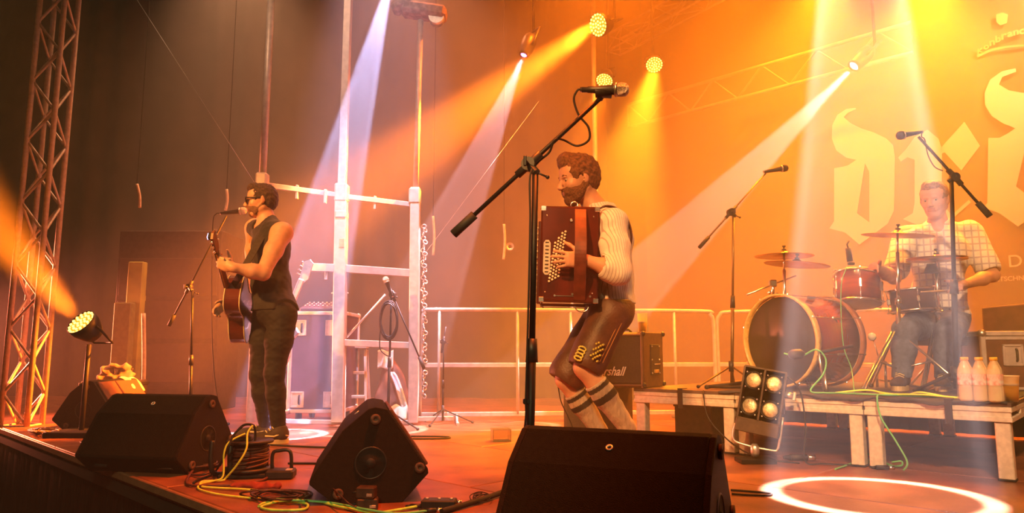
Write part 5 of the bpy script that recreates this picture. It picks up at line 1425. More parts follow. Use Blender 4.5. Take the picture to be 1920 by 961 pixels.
def boom_stand(label, base, joint, a_end, b_end, r=.009, yaw=.3, legs=.30, h0=.20, clip=None, thick=1.0, base_kind='tripod', cw=.10, m=BLACKMETAL):
    """base point, joint of the boom, near end (counterweight grip) and microphone end of the boom"""
    base, joint, a_end, b_end = map(Vector, (base, joint, a_end, b_end))
    th = thing('microphone_stand', label, 'stand', base)
    j = joint - base
    mid = j * .5
    b = MB(); b.cyl((0, 0, .03), mid, r * 1.35 * thick, n=12); b.build('lower_tube', m, th)
    b = MB(); b.cyl(mid, j, r * thick, n=12); b.build('upper_tube', m, th)
    b = MB(); b.cyl(mid - j.normalized() * .055 * thick, mid + j.normalized() * .03 * thick, r * 2.0 * thick, r * 1.6 * thick, n=14); b.build('height_clutch', BLACKPL, th)
    A_, B_ = a_end - base, b_end - base; d = (B_ - A_).normalized()
    b = MB(); b.cyl(A_, B_, r * .72 * thick, n=10); b.build('boom_arm', m, th)
    b = MB(); b.cyl(A_ - d * .005, A_ + d * cw * thick, r * 1.55 * thick, n=12); b.build('grip', RUBBER, th)
    s_ = d.cross(Z).normalized()
    jj = A_ + d * (j - A_).dot(d)
    b = MB(); b.cyl(jj - d * .06 * thick, jj + d * .06 * thick, r * 1.35 * thick, n=12); b.build('boom_clamp', BLACKPL, th)
    b = MB(); b.box((j + jj) / 2, (.034 * thick, .028 * thick, .07 * thick), frame_of((jj - j) if (jj - j).length > .01 else Z), .008); b.lathe([(.026 * thick, -.018 * thick), (.026 * thick, .018 * thick)], jj, s_, 16); b.build('swivel', BLACKPL, th)
    b = MB(); b.cyl(jj, jj + s_ * .05 * thick, .006 * thick, n=8); b.box(jj + s_ * .055 * thick, (.012 * thick, .012 * thick, .04 * thick), None, .003); b.sphere(j + Vector((.045, 0, -.02)) * thick, .008 * thick, 8, 6); b.cyl(j, j + Vector((.045, 0, -.02)) * thick, .004 * thick, n=6); b.build('wing_screw', BLACKPL, th)
    if base_kind == 'tripod':
        for k in range(3):
            a = yaw + 2 * PI * k / 3; e = Vector((math.cos(a), math.sin(a), 0)) * legs
            b = MB(); b.tube([Z * h0 + e * .05, e * .97 + Z * .015, e + Z * .012], r * .8 * thick, 6); lg = b.build('leg', m, th)
            b = MB(); b.sphere(e + Z * .012, (.014, .014, .012), 8, 6); b.build('rubber_foot', RUBBER, lg)
        b = MB(); b.cyl(Z * (h0 - .03), Z * (h0 + .04), r * 2.0 * thick, n=12); b.build('leg_hub', BLACKPL, th)
    else:
        b = MB(); b.lathe([(legs, 0), (legs, .012), (legs * .8, .022), (.02, .035), (.001, .035)], n=32); b.build('base_plate', m, th)
    return th
def cable(label, pts, r=.0035, m=None, cat='cable', n=8, name='cable', group=None, sides=6):
    pp = bez(pts, n); o_ = Vector(pp[0]); b = MB(); b.tube([p - o_ for p in pp], r, sides)
    o = b.build(name, m or RUBBER); o.location = o_; tag(o, label, cat, group); return o
# singer's microphone: stand at x 360, boom from (317,610) up to (425,405)
mp = fl(356, 800); SMY = mp.y - .0
mb_ = Vector((mp.x, mp.y, 0)); jt = at(361, 546, SMY); 
b0 = at(317, 609, SMY + .12); b1_ = at(425, 404, SMY - .02)
boom_stand('black boom microphone stand in front of the singer', mb_, jt, b0, at(424, 405, SG.y - .12) if False else b1_, .0105, .5, .30, .20)
tipm = at(463, 394, SMY - .03); tl = at(414, 400, SMY - .05)
microphone('vocal microphone at the singer\'s mouth', tl, tipm, GRILLEP)
cable('black cable hanging from the singer\'s microphone down to the deck', [tl, at(405, 401, SMY - .06), at(399, 420, SMY - .06), at(397, 520, SMY - .08), at(398, 640, SMY - .1), at(404, 720, SMY - .1), at(416, 780, SMY - .12), Vector((at(428, 800, SMY - .15).x, SMY - .15, .01))], .004)
# front microphone above the big monitor
FY = 2.62
jt = at(1004, 322, FY); mb2 = at(990, 800, FY); base = Vector((mb2.x, FY + .0, 0))
fs_ = boom_stand('big black boom microphone stand in front of the accordion player', base, jt, at(852, 437, FY + .10), at(1124, 186, FY - .06), .0115, .4, .30, .10, base_kind='plate', cw=.105)
t0 = at(1090, 168, FY - .06); t1 = at(1180, 168, FY - .10)
microphone('vocal microphone with silver grille on the big boom stand', t0, t1, GRILLE, fat=1.05)
mic_clip(fs_, at(1132, 172, FY - .07) - base, (t1 - t0).normalized(), 1.15)
b = MB(); b.cyl(at(1124, 186, FY - .06) - base, at(1130, 176, FY - .06) - base, .012, n=10); b.build('clip_mount', BLACKPL, fs_)
cable('black cable looping from the front microphone and winding down the big boom stand', [t0, at(1083, 169, FY - .06), at(1076, 186, FY - .05), at(1085, 215, FY - .04), at(1103, 238, FY - .03), at(1104, 262, FY - .02), at(1082, 273, FY), at(1056, 262, FY + .01), at(1040, 262, FY - .03), at(1030, 285, FY + .0), at(1008, 305, FY + .02), at(994, 330, FY - .02), at(994, 420, FY - .02), at(990, 600, FY - .02), at(986, 740, FY - .02), at(984, 800, FY - .02), Vector((base.x - .06, FY - .02, .03))], .0042)
b = MB(); b.box((0, 0, 0), (.036, .03, .018), None, .003); o = b.build('cable_tie', BLACKPL); o.location = at(990, 752, FY); tag(o, 'black strap tying the cable to the big boom stand near its foot', 'cable tie')
# rear straight stand with coiled cable
RY_ = 6.0; rb_ = fl(727, 795); rb_ = Vector((at(727, 795, RY_).x, RY_, 0))
rs_ = boom_stand('microphone stand with a coiled cable beside the step ladder', rb_, at(734, 552, RY_), at(795, 690, RY_ - .1), at(729, 536, RY_ + .02), .009, -.5, .30, .14)
microphone('dark microphone with pale grille on the stand with the coiled cable', at(736, 556, RY_ - .02), at(721, 518, RY_ - .03), GRILLEP)
cp = []
for i in range(90):
    a = i / 12 * 2 * PI; cp.append(at(729 + 16 * math.sin(a) + 1.5 * math.sin(i * .7), 600 + 34 * math.cos(a) - 3 * math.sin(i * .31), RY_ - .03 - .0009 * i))
cable('coil of black cable hung on the rear microphone stand', cp, .005, cat='cable', n=2)
cable('loose end of the coiled cable drooping from the rear microphone stand', [at(714, 610, RY_ - .05), at(712, 650, RY_ - .05), at(722, 664, RY_ - .05), at(732, 668, RY_ - .05)], .0045)
# slim stands further back
boom_stand('slim microphone stand in front of the crowd barrier', Vector((at(830, 793, 6.35).x, 6.35, 0)), at(832, 640, 6.35), at(828, 660, 6.35), at(836, 612, 6.33), .008, .2, .26, .12, thick=.8)
# overhead microphones at the kit
q0 = Vector((at(1372, 712, 4.95).x, 4.95, RZ))
boom_stand('thin boom stand left of the bass drum holding an overhead microphone', q0, at(1375, 402, 4.95), at(1312, 463, 4.90), at(1436, 324, 5.0), .0085, 1.2, .24, .14, m=mat('gold_lit_metal', (.20, .12, .05), .4, .6))
microphone('dark overhead microphone above the pair of cymbals', at(1432, 322, 5.0), at(1478, 314, 5.0), mat('foam', (.05, .03, .02), .9), fat=1.0)
q1 = Vector((at(1791, 700, 4.28).x, 4.28, RZ))
boom_stand('tall dark boom stand in front of the drummer', q1, at(1784, 336, 4.28), at(1855, 404, 4.24), at(1722, 256, 4.30), .012, .3, .22, .12)
microphone('big dark microphone high in front of the banner', at(1729, 247, 4.30), at(1681, 255, 4.30), mat('foam', (.05, .03, .02), .9), fat=1.15)
cable('short cable loop under the high dark microphone', [at(1729, 247, 4.3), at(1728, 256, 4.3), at(1734, 262, 4.3), at(1740, 290, 4.3), at(1752, 312, 4.3), at(1768, 320, 4.29)], .004)
cm = thing('clip_microphone', 'small dark microphone clipped to the rim of the rack tom', 'microphone', at(1594, 492, 4.8)); o_ = cm.location
b = MB(); b.cyl(at(1594, 490, 4.8) - o_, at(1590, 465, 4.8) - o_, .020, .018, n=12); b.build('capsule', BLACKPL, cm)
b = MB(); b.tube([at(1591, 466, 4.8) - o_, at(1588, 458, 4.8) - o_, at(1592, 451, 4.8) - o_], .006, 6); b.build('gooseneck', BLACKPL, cm)
b = MB(); b.box(at(1596, 494, 4.8) - o_, (.04, .03, .02), None, .004); b.build('rim_clamp', BLACKPL, cm)
km = thing('kick_microphone', 'black microphone on a short arm pointing at the bass drum', 'microphone', at(1500, 662, 4.30)); o_ = km.location
b = MB(); b.cyl(at(1598, 648, 4.36) - o_, at(1535, 660, 4.30) - o_, .010, n=10); b.build('handle', RUBBER, km)
b = MB(); b.lathe([(.012, 0), (.028, .02), (.030, .07), (.02, .09), (.001, .092)], at(1508, 662, 4.30) - o_, (-1, 0, -.1), 16); b.build('capsule', mat('dark_grille', (.06, .05, .05), .5, .5), km)
b = MB(); b.cyl(at(1535, 657, 4.30) - o_, at(1545, 730, 4.32) - o_, .008, n=8); b.build('short_stand', CHROME, km)
# barriers
def barrier(label, pts_px, Ys, mids, group):
    (xa, ya), (xb, yb) = pts_px; Ya, Yb = Ys
    A_ = at(xa, ya, Ya); B_ = at(xb, yb, Yb); zt_ = (A_.z + B_.z) / 2
    o_ = Vector((A_.x, A_.y, 0)); d = (B_ - A_); d.z = 0; L_ = d.length; d.normalize()
    th = thing('crowd_barrier', label, 'barrier', o_, group=group)
    P_ = lambda s, z: d * s + Z * z
    rr = .10
    b = MB(); b.tube(bez([P_(0, .06), P_(0, zt_ * .5), P_(0, zt_ - rr * 1.3), P_(rr * .3, zt_ - rr * .3), P_(rr * 1.3, zt_), P_(L_ * .5, zt_), P_(L_ - rr * 1.3, zt_), P_(L_ - rr * .3, zt_ - rr * .3), P_(L_, zt_ - rr * 1.3), P_(L_, zt_ * .5), P_(L_, .06)], 4), .019, 8); b.build('hoop_frame', BARS, th)
    for z in (.50, .07):
        b = MB(); b.box(P_(L_ / 2, z), (L_, .02, .04), Matrix.Rotation(math.atan2(d.y, d.x), 3, 'Z'), .004); b.build('rail', BARS, th)
    for s in mids:
        b = MB(); b.cyl(P_(L_ * s, .07), P_(L_ * s, zt_), .014, n=8); b.build('upright', BARS, th)
    for s in (.12, .88):
        b = MB(); nrm = Vector((-d.y, d.x, 0)); b.tube([P_(L_ * s, .07), P_(L_ * s, .012) - nrm * .02, P_(L_ * s, .012) - nrm * .28], .014, 6); b.tube([P_(L_ * s, .012) , P_(L_ * s, .012) + nrm * .28], .014, 6); b.build('foot', STEEL, th)
    return th
barrier('steel crowd barrier behind the accordion player', ((790, 580), (1337, 583)), (6.45, 6.75), (.06, .32, .5, .68, .86), 'crowd barriers along the back of the stage')
barrier('steel crowd barrier behind the bass drum', ((1343, 580), (1690, 585)), (6.78, 6.35), (.3, .6), 'crowd barriers along the back of the stage')
# hanging chain and lit tubes behind
ch = thing('hoist_chain', 'bundled hoist chain hanging beside the mast of the scaffold frame', 'chain', at(795, 422, 6.45)); o_ = ch.location
for i in range(44):
    y = 424 + i * 7.4
    b = MB(); c_ = at(795 + 2.5 * math.sin(i * 1.9), y, 6.45 + .01 * math.cos(i * 2.3)) - o_
    rr = [Vector((.021 * math.cos(a), 0, .017 * math.sin(a))) for a in [2 * PI * k / 10 for k in range(10)]]
    Rq = Matrix.Rotation(i * 1.57 * .6, 3, 'Z') @ Matrix.Rotation(.5 * math.sin(i), 3, 'Y')
    b.tube([c_ + Rq @ v for v in rr], .006, 5, closed=True); b.build('chain_link', STEEL, ch)
for (x0, y0, x1, y1, Y_, r, lab) in ((945, 420, 944, 486, 7.6, .014, 'short lit tube hanging behind the accordion player'), (812, 405, 812, 478, 7.2, .012, 'short lit tube hanging right of the hoist chain'),
                                     (257, 345, 262, 389, 6.9, .014, 'lit stretch of a strap hanging in the dark left of the singer'), (425, 355, 423, 394, 6.9, .014, 'short pale strap hanging above the singer\'s microphone'),  # only the lit stretch of each strap is modelled, as a pale piece
                                     (269, 587, 266, 780, 6.9, .020, 'thin pale upright tube behind the far monitor wedge')):
    b = MB(); a_ = at(x0, y0, Y_); b_ = at(x1, y1, Y_); mid = (a_ + b_) / 2 + Vector((.012, 0, 0)); b.tube(bez([Vector((0, 0, 0)), mid - a_, b_ - a_], 5), r, 8); o = b.build('hanging_strap' if y0 < 400 else 'hanging_tube', mat('pale_strap', (.75, .6, .45), .6)); o.location = a_; tag(o, lab, 'strap' if y0 < 400 else 'tube')
    if y0 < 500: b = MB(); b.cyl((0, 0, 0), (0, 0, 6.2 - a_.z), .003, n=5); b.build('cord', RUBBER, o)
bb = MB(); bb.lathe([(.045, -.01), (.045, .01), (.02, .01), (.02, -.01), (.045, -.01)], (0, 0, 0), (0, 1, 0), 16, caps=False); o = bb.build('hanging_pulley', STEEL); o.location = at(956, 462, 7.6); tag(o, 'small ring-shaped pulley beside the hanging lit tube', 'pulley')
# post with its green light put into the colour, dark cabinet and cloth behind the monitors on the left
lw = thing('lit_post', 'narrow green-lit post in the dark behind the far monitor wedge', 'speaker', (at(250, 700, 7.6).x, 7.6, 0))
zt_ = at(250, 492, 7.6).z; b = MB(); b.box((0, 0, zt_ / 2), (.16, .20, zt_), None, .01); b.build('cabinet', mat('yellow_green_lit_panel', (.30, .30, .06), .7, var=.3, scale=3), lw)
b = MB(); b.box((-.06, -.08, zt_ * .36), (.18, .22, zt_ * .72), None, .01); b.build('lower_post', mat('green_lit_panel', (.18, .17, .07), .7), lw)
cb = thing('equipment_rack', 'dark equipment rack standing behind the orange par lamp', 'rack', (at(330, 700, 7.9).x, 7.9, 0))
b = MB(); b.box((0, 0, .95), (1.1, .6, 1.9), None, .01); b.build('cabinet', mat('rack_black', (.03, .02, .02), .7, var=.3), cb)
for z in (.5, .95, 1.4): b = MB(); b.box((0, -.305, z), (1.04, .015, .40), None, .004); b.build('panel', mat('rack_panel', (.045, .028, .025), .5), cb)
# pale bundle on a dark box
bx = Vector((at(215, 730, 6.6).x, 6.6, 0))
sb_ = thing('storage_box', 'dark box carrying a pale cloth bundle behind the far monitor wedge', 'box', bx)
zt_ = at(215, 712, 6.6).z; b = MB(); b.box((0, 0, zt_ / 2), (.42, .36, zt_), None, .012); b.build('body', mat('rack_black', (.03, .02, .02)), sb_); b = MB(); b.box((0, 0, zt_ - .03), (.44, .38, .03), None, .006); b.build('lid', BLACKPL, sb_)
fdb = Field((bx.x - .3, bx.y - .2, zt_ - .02), (bx.x + .3, bx.y + .2, zt_ + .30), .008)
fdb.group([('ell', (bx.x - .08, bx.y, zt_ + .07), (.06, .05, .065)), ('cap', (bx.x - .02, bx.y - .02, zt_ + .13), (bx.x + .10, bx.y, zt_ + .11), .022, .03), ('ell', (bx.x + .07, bx.y + .02, zt_ + .05), (.075, .05, .055)), ('cap', (bx.x - .12, bx.y - .03, zt_ + .02), (bx.x + .14, bx.y - .02, zt_ + .02), .035, .03), ('cap', (bx.x + .12, bx.y - .02, zt_ + .03), (bx.x + .15, bx.y, zt_ + .10), .02, .015)], .012, 0); fdb.noise(.010, 75, 77); fdb.half((0, 0, zt_ + .001), (0, 0, -1))
o = fdb.build('cloth_bundle', mat('peach_cloth', (.30, .20, .15), .85), None, bx); o.location = bx; tag(o, 'crumpled pale cloth bundle lying on the dark storage box', 'cloth')
# cloth covered heap and clear box on the deck
q = fl(939, 826); tb = thing('plastic_box', 'small clear plastic box standing alone on the deck', 'box', (q.x, q.y, 0), .2)
CLEAR = mat('clear_plastic', (.9, .8, .6), .1, var=0, trans=.9, ior=1.3)
for (c_, s_) in (((0, 0, .003), (.13, .10, .006)), ((-.062, 0, .04), (.004, .10, .08)), ((.062, 0, .04), (.004, .10, .08)), ((0, .048, .04), (.13, .004, .08)), ((0, -.048, .04), (.13, .004, .08))):
    b = MB(); b.box(c_, s_); b.build('panel', CLEAR, tb)
b = MB(); b.box((0, 0, .082), (.136, .106, .006), None, .002); b.build('lid', CLEAR, tb)
# ================================================================ monitor wedges
MONP = [(0, .395), (.05, .385), (.225, .135), (.228, .115), (.120, 0), (-.155, 0), (-.262, .085), (-.262, .100), (-.135, .300), (-.03, .388)]
BOXM = mat('textured_black_paint', (.010, .010, .007), .6, var=.2, scale=60, bump=.8, bscale=420, spec=.15)
GRM = mat('perforated_grille', (.16, .07, .05), .5, .3, var=.3, scale=300, bump=.8, bscale=500)  # red light on the grille is put into its base colour
def monitor(label, loc, yaw, L_=.60, s=1.0, sides=(1, 1)):
    th = thing('monitor_wedge', label, 'speaker', loc, yaw, 'monitor wedges on the deck')
    P_ = [(x * s, z * s) for x, z in MONP]
    b = MB(); b.prism(P_, (0, 0, 0), X, Z, Y, -L_ / 2 + .018, L_ / 2 - .018); b.build('cabinet', BOXM, th, fix=True, bevel=.006)
    for q in (1, -1):
        y0, y1 = (q * (L_ / 2 - .019), q * L_ / 2)
        b = MB(); b.prism(P_, (0, 0, 0), X, Z, Y, min(y0, y1), max(y0, y1)); sp = b.build('side_panel', mat('side_black_paint', (.013, .008, .006), .55, var=.2, scale=60, bump=.6, bscale=420, spec=.2), th, fix=True, bevel=.004)
        R_ = Matrix((X, Z, -Y if q > 0 else Y)).transposed()
        yo = q * (L_ / 2)
        b = MB(); b.lathe([(.068 * s, -.006), (.068 * s, .001), (.062 * s, .003), (.060 * s, -.004)], (-.015 * s, yo, .165 * s), Y * q, 28, caps=False); b.build('cup_ring', BLACKPL, sp)
        b = MB(); b.lathe([(.061 * s, .0005), (.020 * s, .0005), (.018 * s, .006), (.001, .006)], (-.015 * s, yo, .165 * s), Y * q, 24); b.build('pole_cup', RUBBER, sp)
        for (x, z) in ((.0, .345), (.19, .14), (-.145, .045)):
            b = MB(); b.lathe([(.022 * s, 0), (.022 * s, .010), (.008 * s, .010), (.007 * s, .004), (.001, .004)], (x * s, yo, z * s), Y * q, 16); b.build('rubber_pad', mat('worn_rubber', (.10, .05, .035), .7, var=.3, scale=80), sp)
    # grille on the sloped face
    a_ = Vector((.055, 0, .380)) * s; c_ = Vector((.222, 0, .140)) * s; d = (c_ - a_).normalized(); n = Vector((d.z * -1, 0, d.x)); n = n if n.x > 0 else -n
    b = MB(); b.box((a_ + c_) / 2 + n * .006, ((c_ - a_).length * .97, L_ * .90, .014), Matrix((d, Y, n)).transposed(), .004); b.build('grille', GRM, th)
    # screw insert and connector plate on the back
    d = (Vector((-.262, 0, .10)) - Vector((-.135, 0, .30))).normalized(); m_ = (Vector((-.135, 0, .30)).lerp(Vector((-.03, 0, .388)), .55)) * s; d2 = Vector((-.105, 0, -.088)).normalized(); n2 = Vector((d2.z, 0, -d2.x)); n2 = n2 if n2.z > 0 else -n2
    b = MB(); b.lathe([(.012, -.002), (.012, .002), (.006, .002), (.005, -.002)], m_ + n2 * .001, n2, 16, caps=False); b.build('threaded_insert', STEEL, th)
    b = MB(); b.box((-.206 * s, L_ * .30, .045 * s), (.012, .07, .035), Matrix.Rotation(.9, 3, 'Y'), .002); b.build('connector_plate', BLACKPL, th)
    return th
def yaw_of(v): return math.atan2(v[1], v[0])
# front: left ridge end (985,795), right (1345,812)
def ridge(pxa, pya, pxb, pyb, h=.395):
    a_ = fl(pxa, pya, h); b_ = fl(pxb, pyb, h); return a_, b_
a_, b_ = ridge(985, 796, 1347, 813); c_ = (a_ + b_) / 2; d = (b_ - a_); d.z = 0
fw = Vector((-d.y, d.x, 0)).normalized()
monitor('big black monitor wedge seen from behind, nearest one in the middle of the stage edge', (c_.x, c_.y, 0), yaw_of(fw), d.length)
a_, b_ = ridge(236, 737, 378, 739); c_ = (a_ + b_) / 2; d = (b_ - a_); d.z = 0; d = d.normalized() * .60; fw = Vector((-d.y, d.x, 0)).normalized()
monitor('dark olive-black monitor wedge showing its back and one side, facing the singer', (c_.x, c_.y, 0), yaw_of(fw), .60)
p = fl(690, 946); monitor('monitor wedge standing end-on in the middle, its red-lit grille facing right', (p.x - .045, p.y + .32, 0), math.radians(12), .60)
p = fl(152, 810); monitor('farthest monitor wedge, red-lit, with paper laid over its top', (p.x - .0, p.y + .36, 0), math.radians(-2), .62)
m1 = Vector((p.x, p.y + .36, 0))
cloth_sheet('set_list', 'cream paper sheet laid over the top of the farthest monitor wedge', 'paper', lambda u, v: (m1.x + .005 + .13 * v, m1.y + .12 + .20 * u, .402 - .005 * v - .11 * v * v + .006 * math.sin(u * 6)), 8, 8, mat('cream_paper', (.80, .66, .40), .8, var=.05, scale=9), .002)

# ================================================================ four-lamp blinder
BY = 4.15
bc = at(1428, 740, BY); bl = thing('blinder_light', 'four-lamp blinder light hanging tilted in front of the riser', 'stage light', bc)
fwd = Vector((-.38, -.92, .10)).normalized(); rgt = Vector((.92, -.38, 0)).normalized(); upv = rgt.cross(fwd).normalized(); upv = upv if upv.z > 0 else -upv
rot_ = Matrix.Rotation(-.18, 3, fwd); rgt, upv = rot_ @ rgt, rot_ @ upv
rgt, upv = -(-rgt), upv
RBm = Matrix((rgt, upv, rgt.cross(upv))).transposed()
W_, H_, D_ = .225, .295, .16
bp_ = lambda x, y, z=0: rgt * x + upv * y + fwd * z
CASEB = mat('blinder_housing', (.07, .045, .03), .5, .4, var=.2, scale=30)
b = MB()
for (x, y, sx, sy) in ((-W_ / 2, 0, .010, H_), (W_ / 2, 0, .010, H_), (0, H_ / 2, W_, .010), (0, -H_ / 2, W_, .010), (.0, 0, .010, H_)):
    b.box(bp_(x, y, -D_ / 2), (sx, sy, D_), RBm)
b.box(bp_(0, 0, -D_), (W_, H_, .008), RBm); b.build('housing', CASEB, bl)
b = MB(); b.box(bp_(0, -H_ / 2 - .038, -D_ / 2), (W_ + .01, .072, D_), RBm, .004); b.build('ballast_box', CASEB, bl)
LAMPG = mat('lamp_glass', (.85, .72, .45), .12, .55, var=.25, scale=60, bump=.5, bscale=160, coat=1.0)
for i, x in enumerate((-W_ / 4, W_ / 4)):
    for y in (H_ / 4, -H_ / 4):
        ax = (fwd + rgt * (-.15 if i == 0 else .12)).normalized()
        b = MB(); b.lathe([(.050, -.08), (.054, -.02), (.054, .0), (.046, .0), (.046, -.02)], bp_(x, y, -.02), ax, 24, caps=True); lm = b.build('lamp_ring', BLACKMETAL, bl)
        b = MB(); b.lathe([(.046, -.004), (.036, .006), (.018, .011), (.001, .013)], bp_(x, y, -.02), ax, 24); b.build('lamp_glass', LAMPG, lm)
        for a in (.8, 2.4, 3.9, 5.5):
            b = MB(); b.sphere(bp_(x + .052 * math.cos(a), y + .062 * math.sin(a), .001), .005, 8, 5); b.build('screw', STEEL, lm)
b = MB(); yk = [bp_(-W_ / 2 - .012, -H_ / 2 - .04, -D_ / 2), bp_(-W_ / 2 - .012, -H_ / 2 - .12, -D_ / 2), bp_(-W_ / 2 + .03, -H_ / 2 - .145, -D_ / 2), bp_(W_ / 2 - .03, -H_ / 2 - .145, -D_ / 2), bp_(W_ / 2 + .012, -H_ / 2 - .12, -D_ / 2), bp_(W_ / 2 + .012, -H_ / 2 + .05, -D_ / 2)]
b.tube(bez(yk, 3), .008, 6); b.build('yoke', STEEL, bl)
hk = bp_(0, -H_ / 2 - .145, -D_ / 2); b = MB(); b.cyl(hk, Vector((hk.x, hk.y, .03 - bc.z)), .012, n=8); b.lathe([(.018, 0), (.026, .02), (.026, .05), (.014, .07)], Vector((hk.x, hk.y, .035 - bc.z)), Z, 12); b.build('hook_clamp', STEEL, bl)
b = MB(); b.box(Vector((hk.x, hk.y, .012 - bc.z)), (.20, .14, .024), None, .004); b.build('foot_plate', BLACKMETAL, bl)
b = MB(); b.cyl(bp_(W_ / 2, .03, -D_ / 2), bp_(W_ / 2 + .05, .03, -D_ / 2), .018, n=12); b.box(bp_(W_ / 2 + .055, .03, -D_ / 2), (.02, .05, .02), RBm, .004); b.build('tilt_knob', STEEL, bl)

# ================================================================ guitar amplifier, cups
ck = at(1208, 727, 4.93); ck.z = RZ
af = Vector((-.94, .34, 0)).normalized(); asd = Vector((.62, .78, 0)).normalized(); HA = at(1208, 622, 4.93).z - RZ
am = thing('guitar_amplifier', 'brown-black guitar amplifier with white script logo on the end of the riser', 'amplifier', ck)
TOLEX = mat('black_tolex', (.075, .032, .018), .6, var=.2, scale=30, bump=.5, bscale=260); GC = mat('grille_cloth', (.05, .034, .030), .9, var=.25, scale=160, bump=.4, bscale=300)
Wf, Ds = .50, .29
# body with a leaning front: side profile in (asd, z)
prof = [(0, 0), (Ds, 0), (Ds, HA), (.03, HA), (0, HA - .02)]
b = MB(); b.prism(prof, (0, 0, 0), asd, Z, af, 0, Wf); b.build('cabinet', TOLEX, am, fix=True, bevel=.006)
nf = af.cross(Z); nf = nf if nf.y < 0 else -nf
b = MB(); b.box(af * Wf / 2 + Z * HA / 2 + nf * .003, (Wf - .045, .012, HA - .06), Matrix((af, nf, Z)).transposed(), .003); GR_ = b.build('grille_cloth', GC, am)
for (x, z, sx, sz) in ((Wf / 2, HA - .018, Wf, .014), (Wf / 2, .018, Wf, .014), (.012, HA / 2, .014, HA), (Wf - .012, HA / 2, .014, HA)):
    b = MB(); b.box(af * x + Z * z + nf * .006, (sx, .014, sz), Matrix((af, nf, Z)).transposed(), .004); b.build('piping', mat('dark_piping', (.20, .10, .06), .5), am)
ns = -af
b = MB(); b.box(asd * (Ds * .56) + Z * (HA * .50) - af * .002, (.135, .008, HA * .56), Matrix((asd, af, Z)).transposed(), .003); SPn = b.build('side_plate', BLACKPL, am)
for sx in (-1, 1):
    for z in (-.45, 0, .45):
        b = MB(); b.sphere(asd * (Ds * .56 + sx * .055) + Z * (HA * (.50 + z * .54)) - af * .007, .006, 8, 5); b.build('screw', STEEL, am)
b = MB(); b.tube([asd * (Ds * .56 - .03) + Z * HA * .42 - af * .008, asd * (Ds * .56 - .03) + Z * HA * .42 - af * .02, asd * (Ds * .56 + .03) + Z * HA * .42 - af * .02, asd * (Ds * .56 + .03) + Z * HA * .42 - af * .008], .004, 6); b.build('handle', CHROME, am)
b = MB(); b.box(asd * (Ds * .56) + Z * HA * .29 - af * .010, (.06, .012, .022), Matrix((asd, af, Z)).transposed(), .003); b.build('socket_plate', mat('brass_plate', (.6, .4, .15), .4, .6), am)
for x_ in (0.0, Ds):
    for z in (0.02, HA - .01):
        b = MB(); b.sphere(asd * x_ + Z * z, .018, 8, 6); b.build('corner_cap', BLACKPL, am)
b = MB(); b.tube([af * (Wf / 2 - .1) + asd * Ds * .5 + Z * HA, af * (Wf / 2 - .08) + asd * Ds * .5 + Z * (HA + .022), af * (Wf / 2 + .08) + asd * Ds * .5 + Z * (HA + .022), af * (Wf / 2 + .1) + asd * Ds * .5 + Z * HA], .009, 6); b.build('top_handle', RUBBER, am)
# script logo
cu = bpy.data.curves.new('script', 'FONT'); cu.body = 'Marshall'; cu.size = .085; cu.shear = .45; cu.offset = .0012; cu.extrude = .003
tmp = bpy.data.objects.new('tmp', cu); link(tmp); dg = bpy.context.evaluated_depsgraph_get(); me = bpy.data.meshes.new_from_object(tmp.evaluated_get(dg)); bpy.data.objects.remove(tmp)
xs = [v.co.x for v in me.vertices]; Mx = Matrix((-af * (.24 / (max(xs) - min(xs))), Z * 1.0, nf)).transposed().to_4x4(); Mx.translation = af * .36 + Z * (HA * .22) + nf * .012
me.transform(Mx); me.materials.append(mat('white_logo', (.85, .80, .70), .4, var=0)); o = bpy.data.objects.new('script_logo', me); link(o); o.parent = GR_
# lower floor cabinet carrying the overhanging end
lc = thing('speaker_cabinet', 'dark floor speaker cabinet under the overhanging end of the guitar amplifier', 'speaker', (ck + af * .10 + Vector((-.02, .09, 0))) * 1.0); lc.location.z = 0
b = MB(); b.prism([(0, 0), (Ds * .8, 0), (Ds * .8, RZ - .004), (0, RZ - .004)], (0, 0, 0), asd, Z, af, .06, .44); b.build('cabinet', TOLEX, lc, fix=True, bevel=.006)
b = MB(); b.box(af * .25 + Z * RZ * .5 + nf * .003, (.33, .012, RZ - .06), Matrix((af, nf, Z)).transposed(), .003); b.build('grille_cloth', GC, lc)
bq_ = thing('storage_box', 'brown box pushed under the riser below the guitar amplifier', 'box', rs(1.86, .42, 0), RYAW)
b = MB(); b.box((0, 0, .13), (.28, .24, .26), None, .008); b.build('body', TOLEX, bq_); b = MB(); b.box((0, 0, .255), (.29, .25, .02), None, .004); b.build('lid', TOLEX, bq_)
BEER = mat('beer', (.95, .52, .06), .15, var=.05); CUPM = mat('frosted_cup', (.9, .8, .6), .35, var=0, alpha=.5)
FOAM = mat('beer_foam', (.95, .9, .75), .8, var=.03)
def cup(label, base, h=.12, r=.036, fill=.5):
    th = thing('plastic_cup', label, 'cup', base)
    b = MB(); b.lathe([(r * .72, .002), (r * .74, 0), (r, h), (r + .002, h), (r + .002, h + .003), (r - .002, h + .002), (r * .72 - .001, .004), (.001, .004)], n=24, caps=True); b.build('wall', CUPM, th)
    b = MB(); b.lathe([(r * .70, .006), ((r * .72 + r * .26 * fill), h * fill), (.001, h * fill)], n=24); b.build('beer', BEER, th)
    b = MB(); b.lathe([((r * .72 + r * .25 * fill), h * fill + .001), ((r * .72 + r * .26 * fill), h * fill + .012), (.001, h * fill + .013)], n=24); b.build('foam', FOAM, th)
    return th
q = at(1205, 622, 5.02)
cup('half-full clear plastic beer cup standing on the guitar amplifier', Vector((q.x, q.y, RZ + HA)), .13, .036, .5)
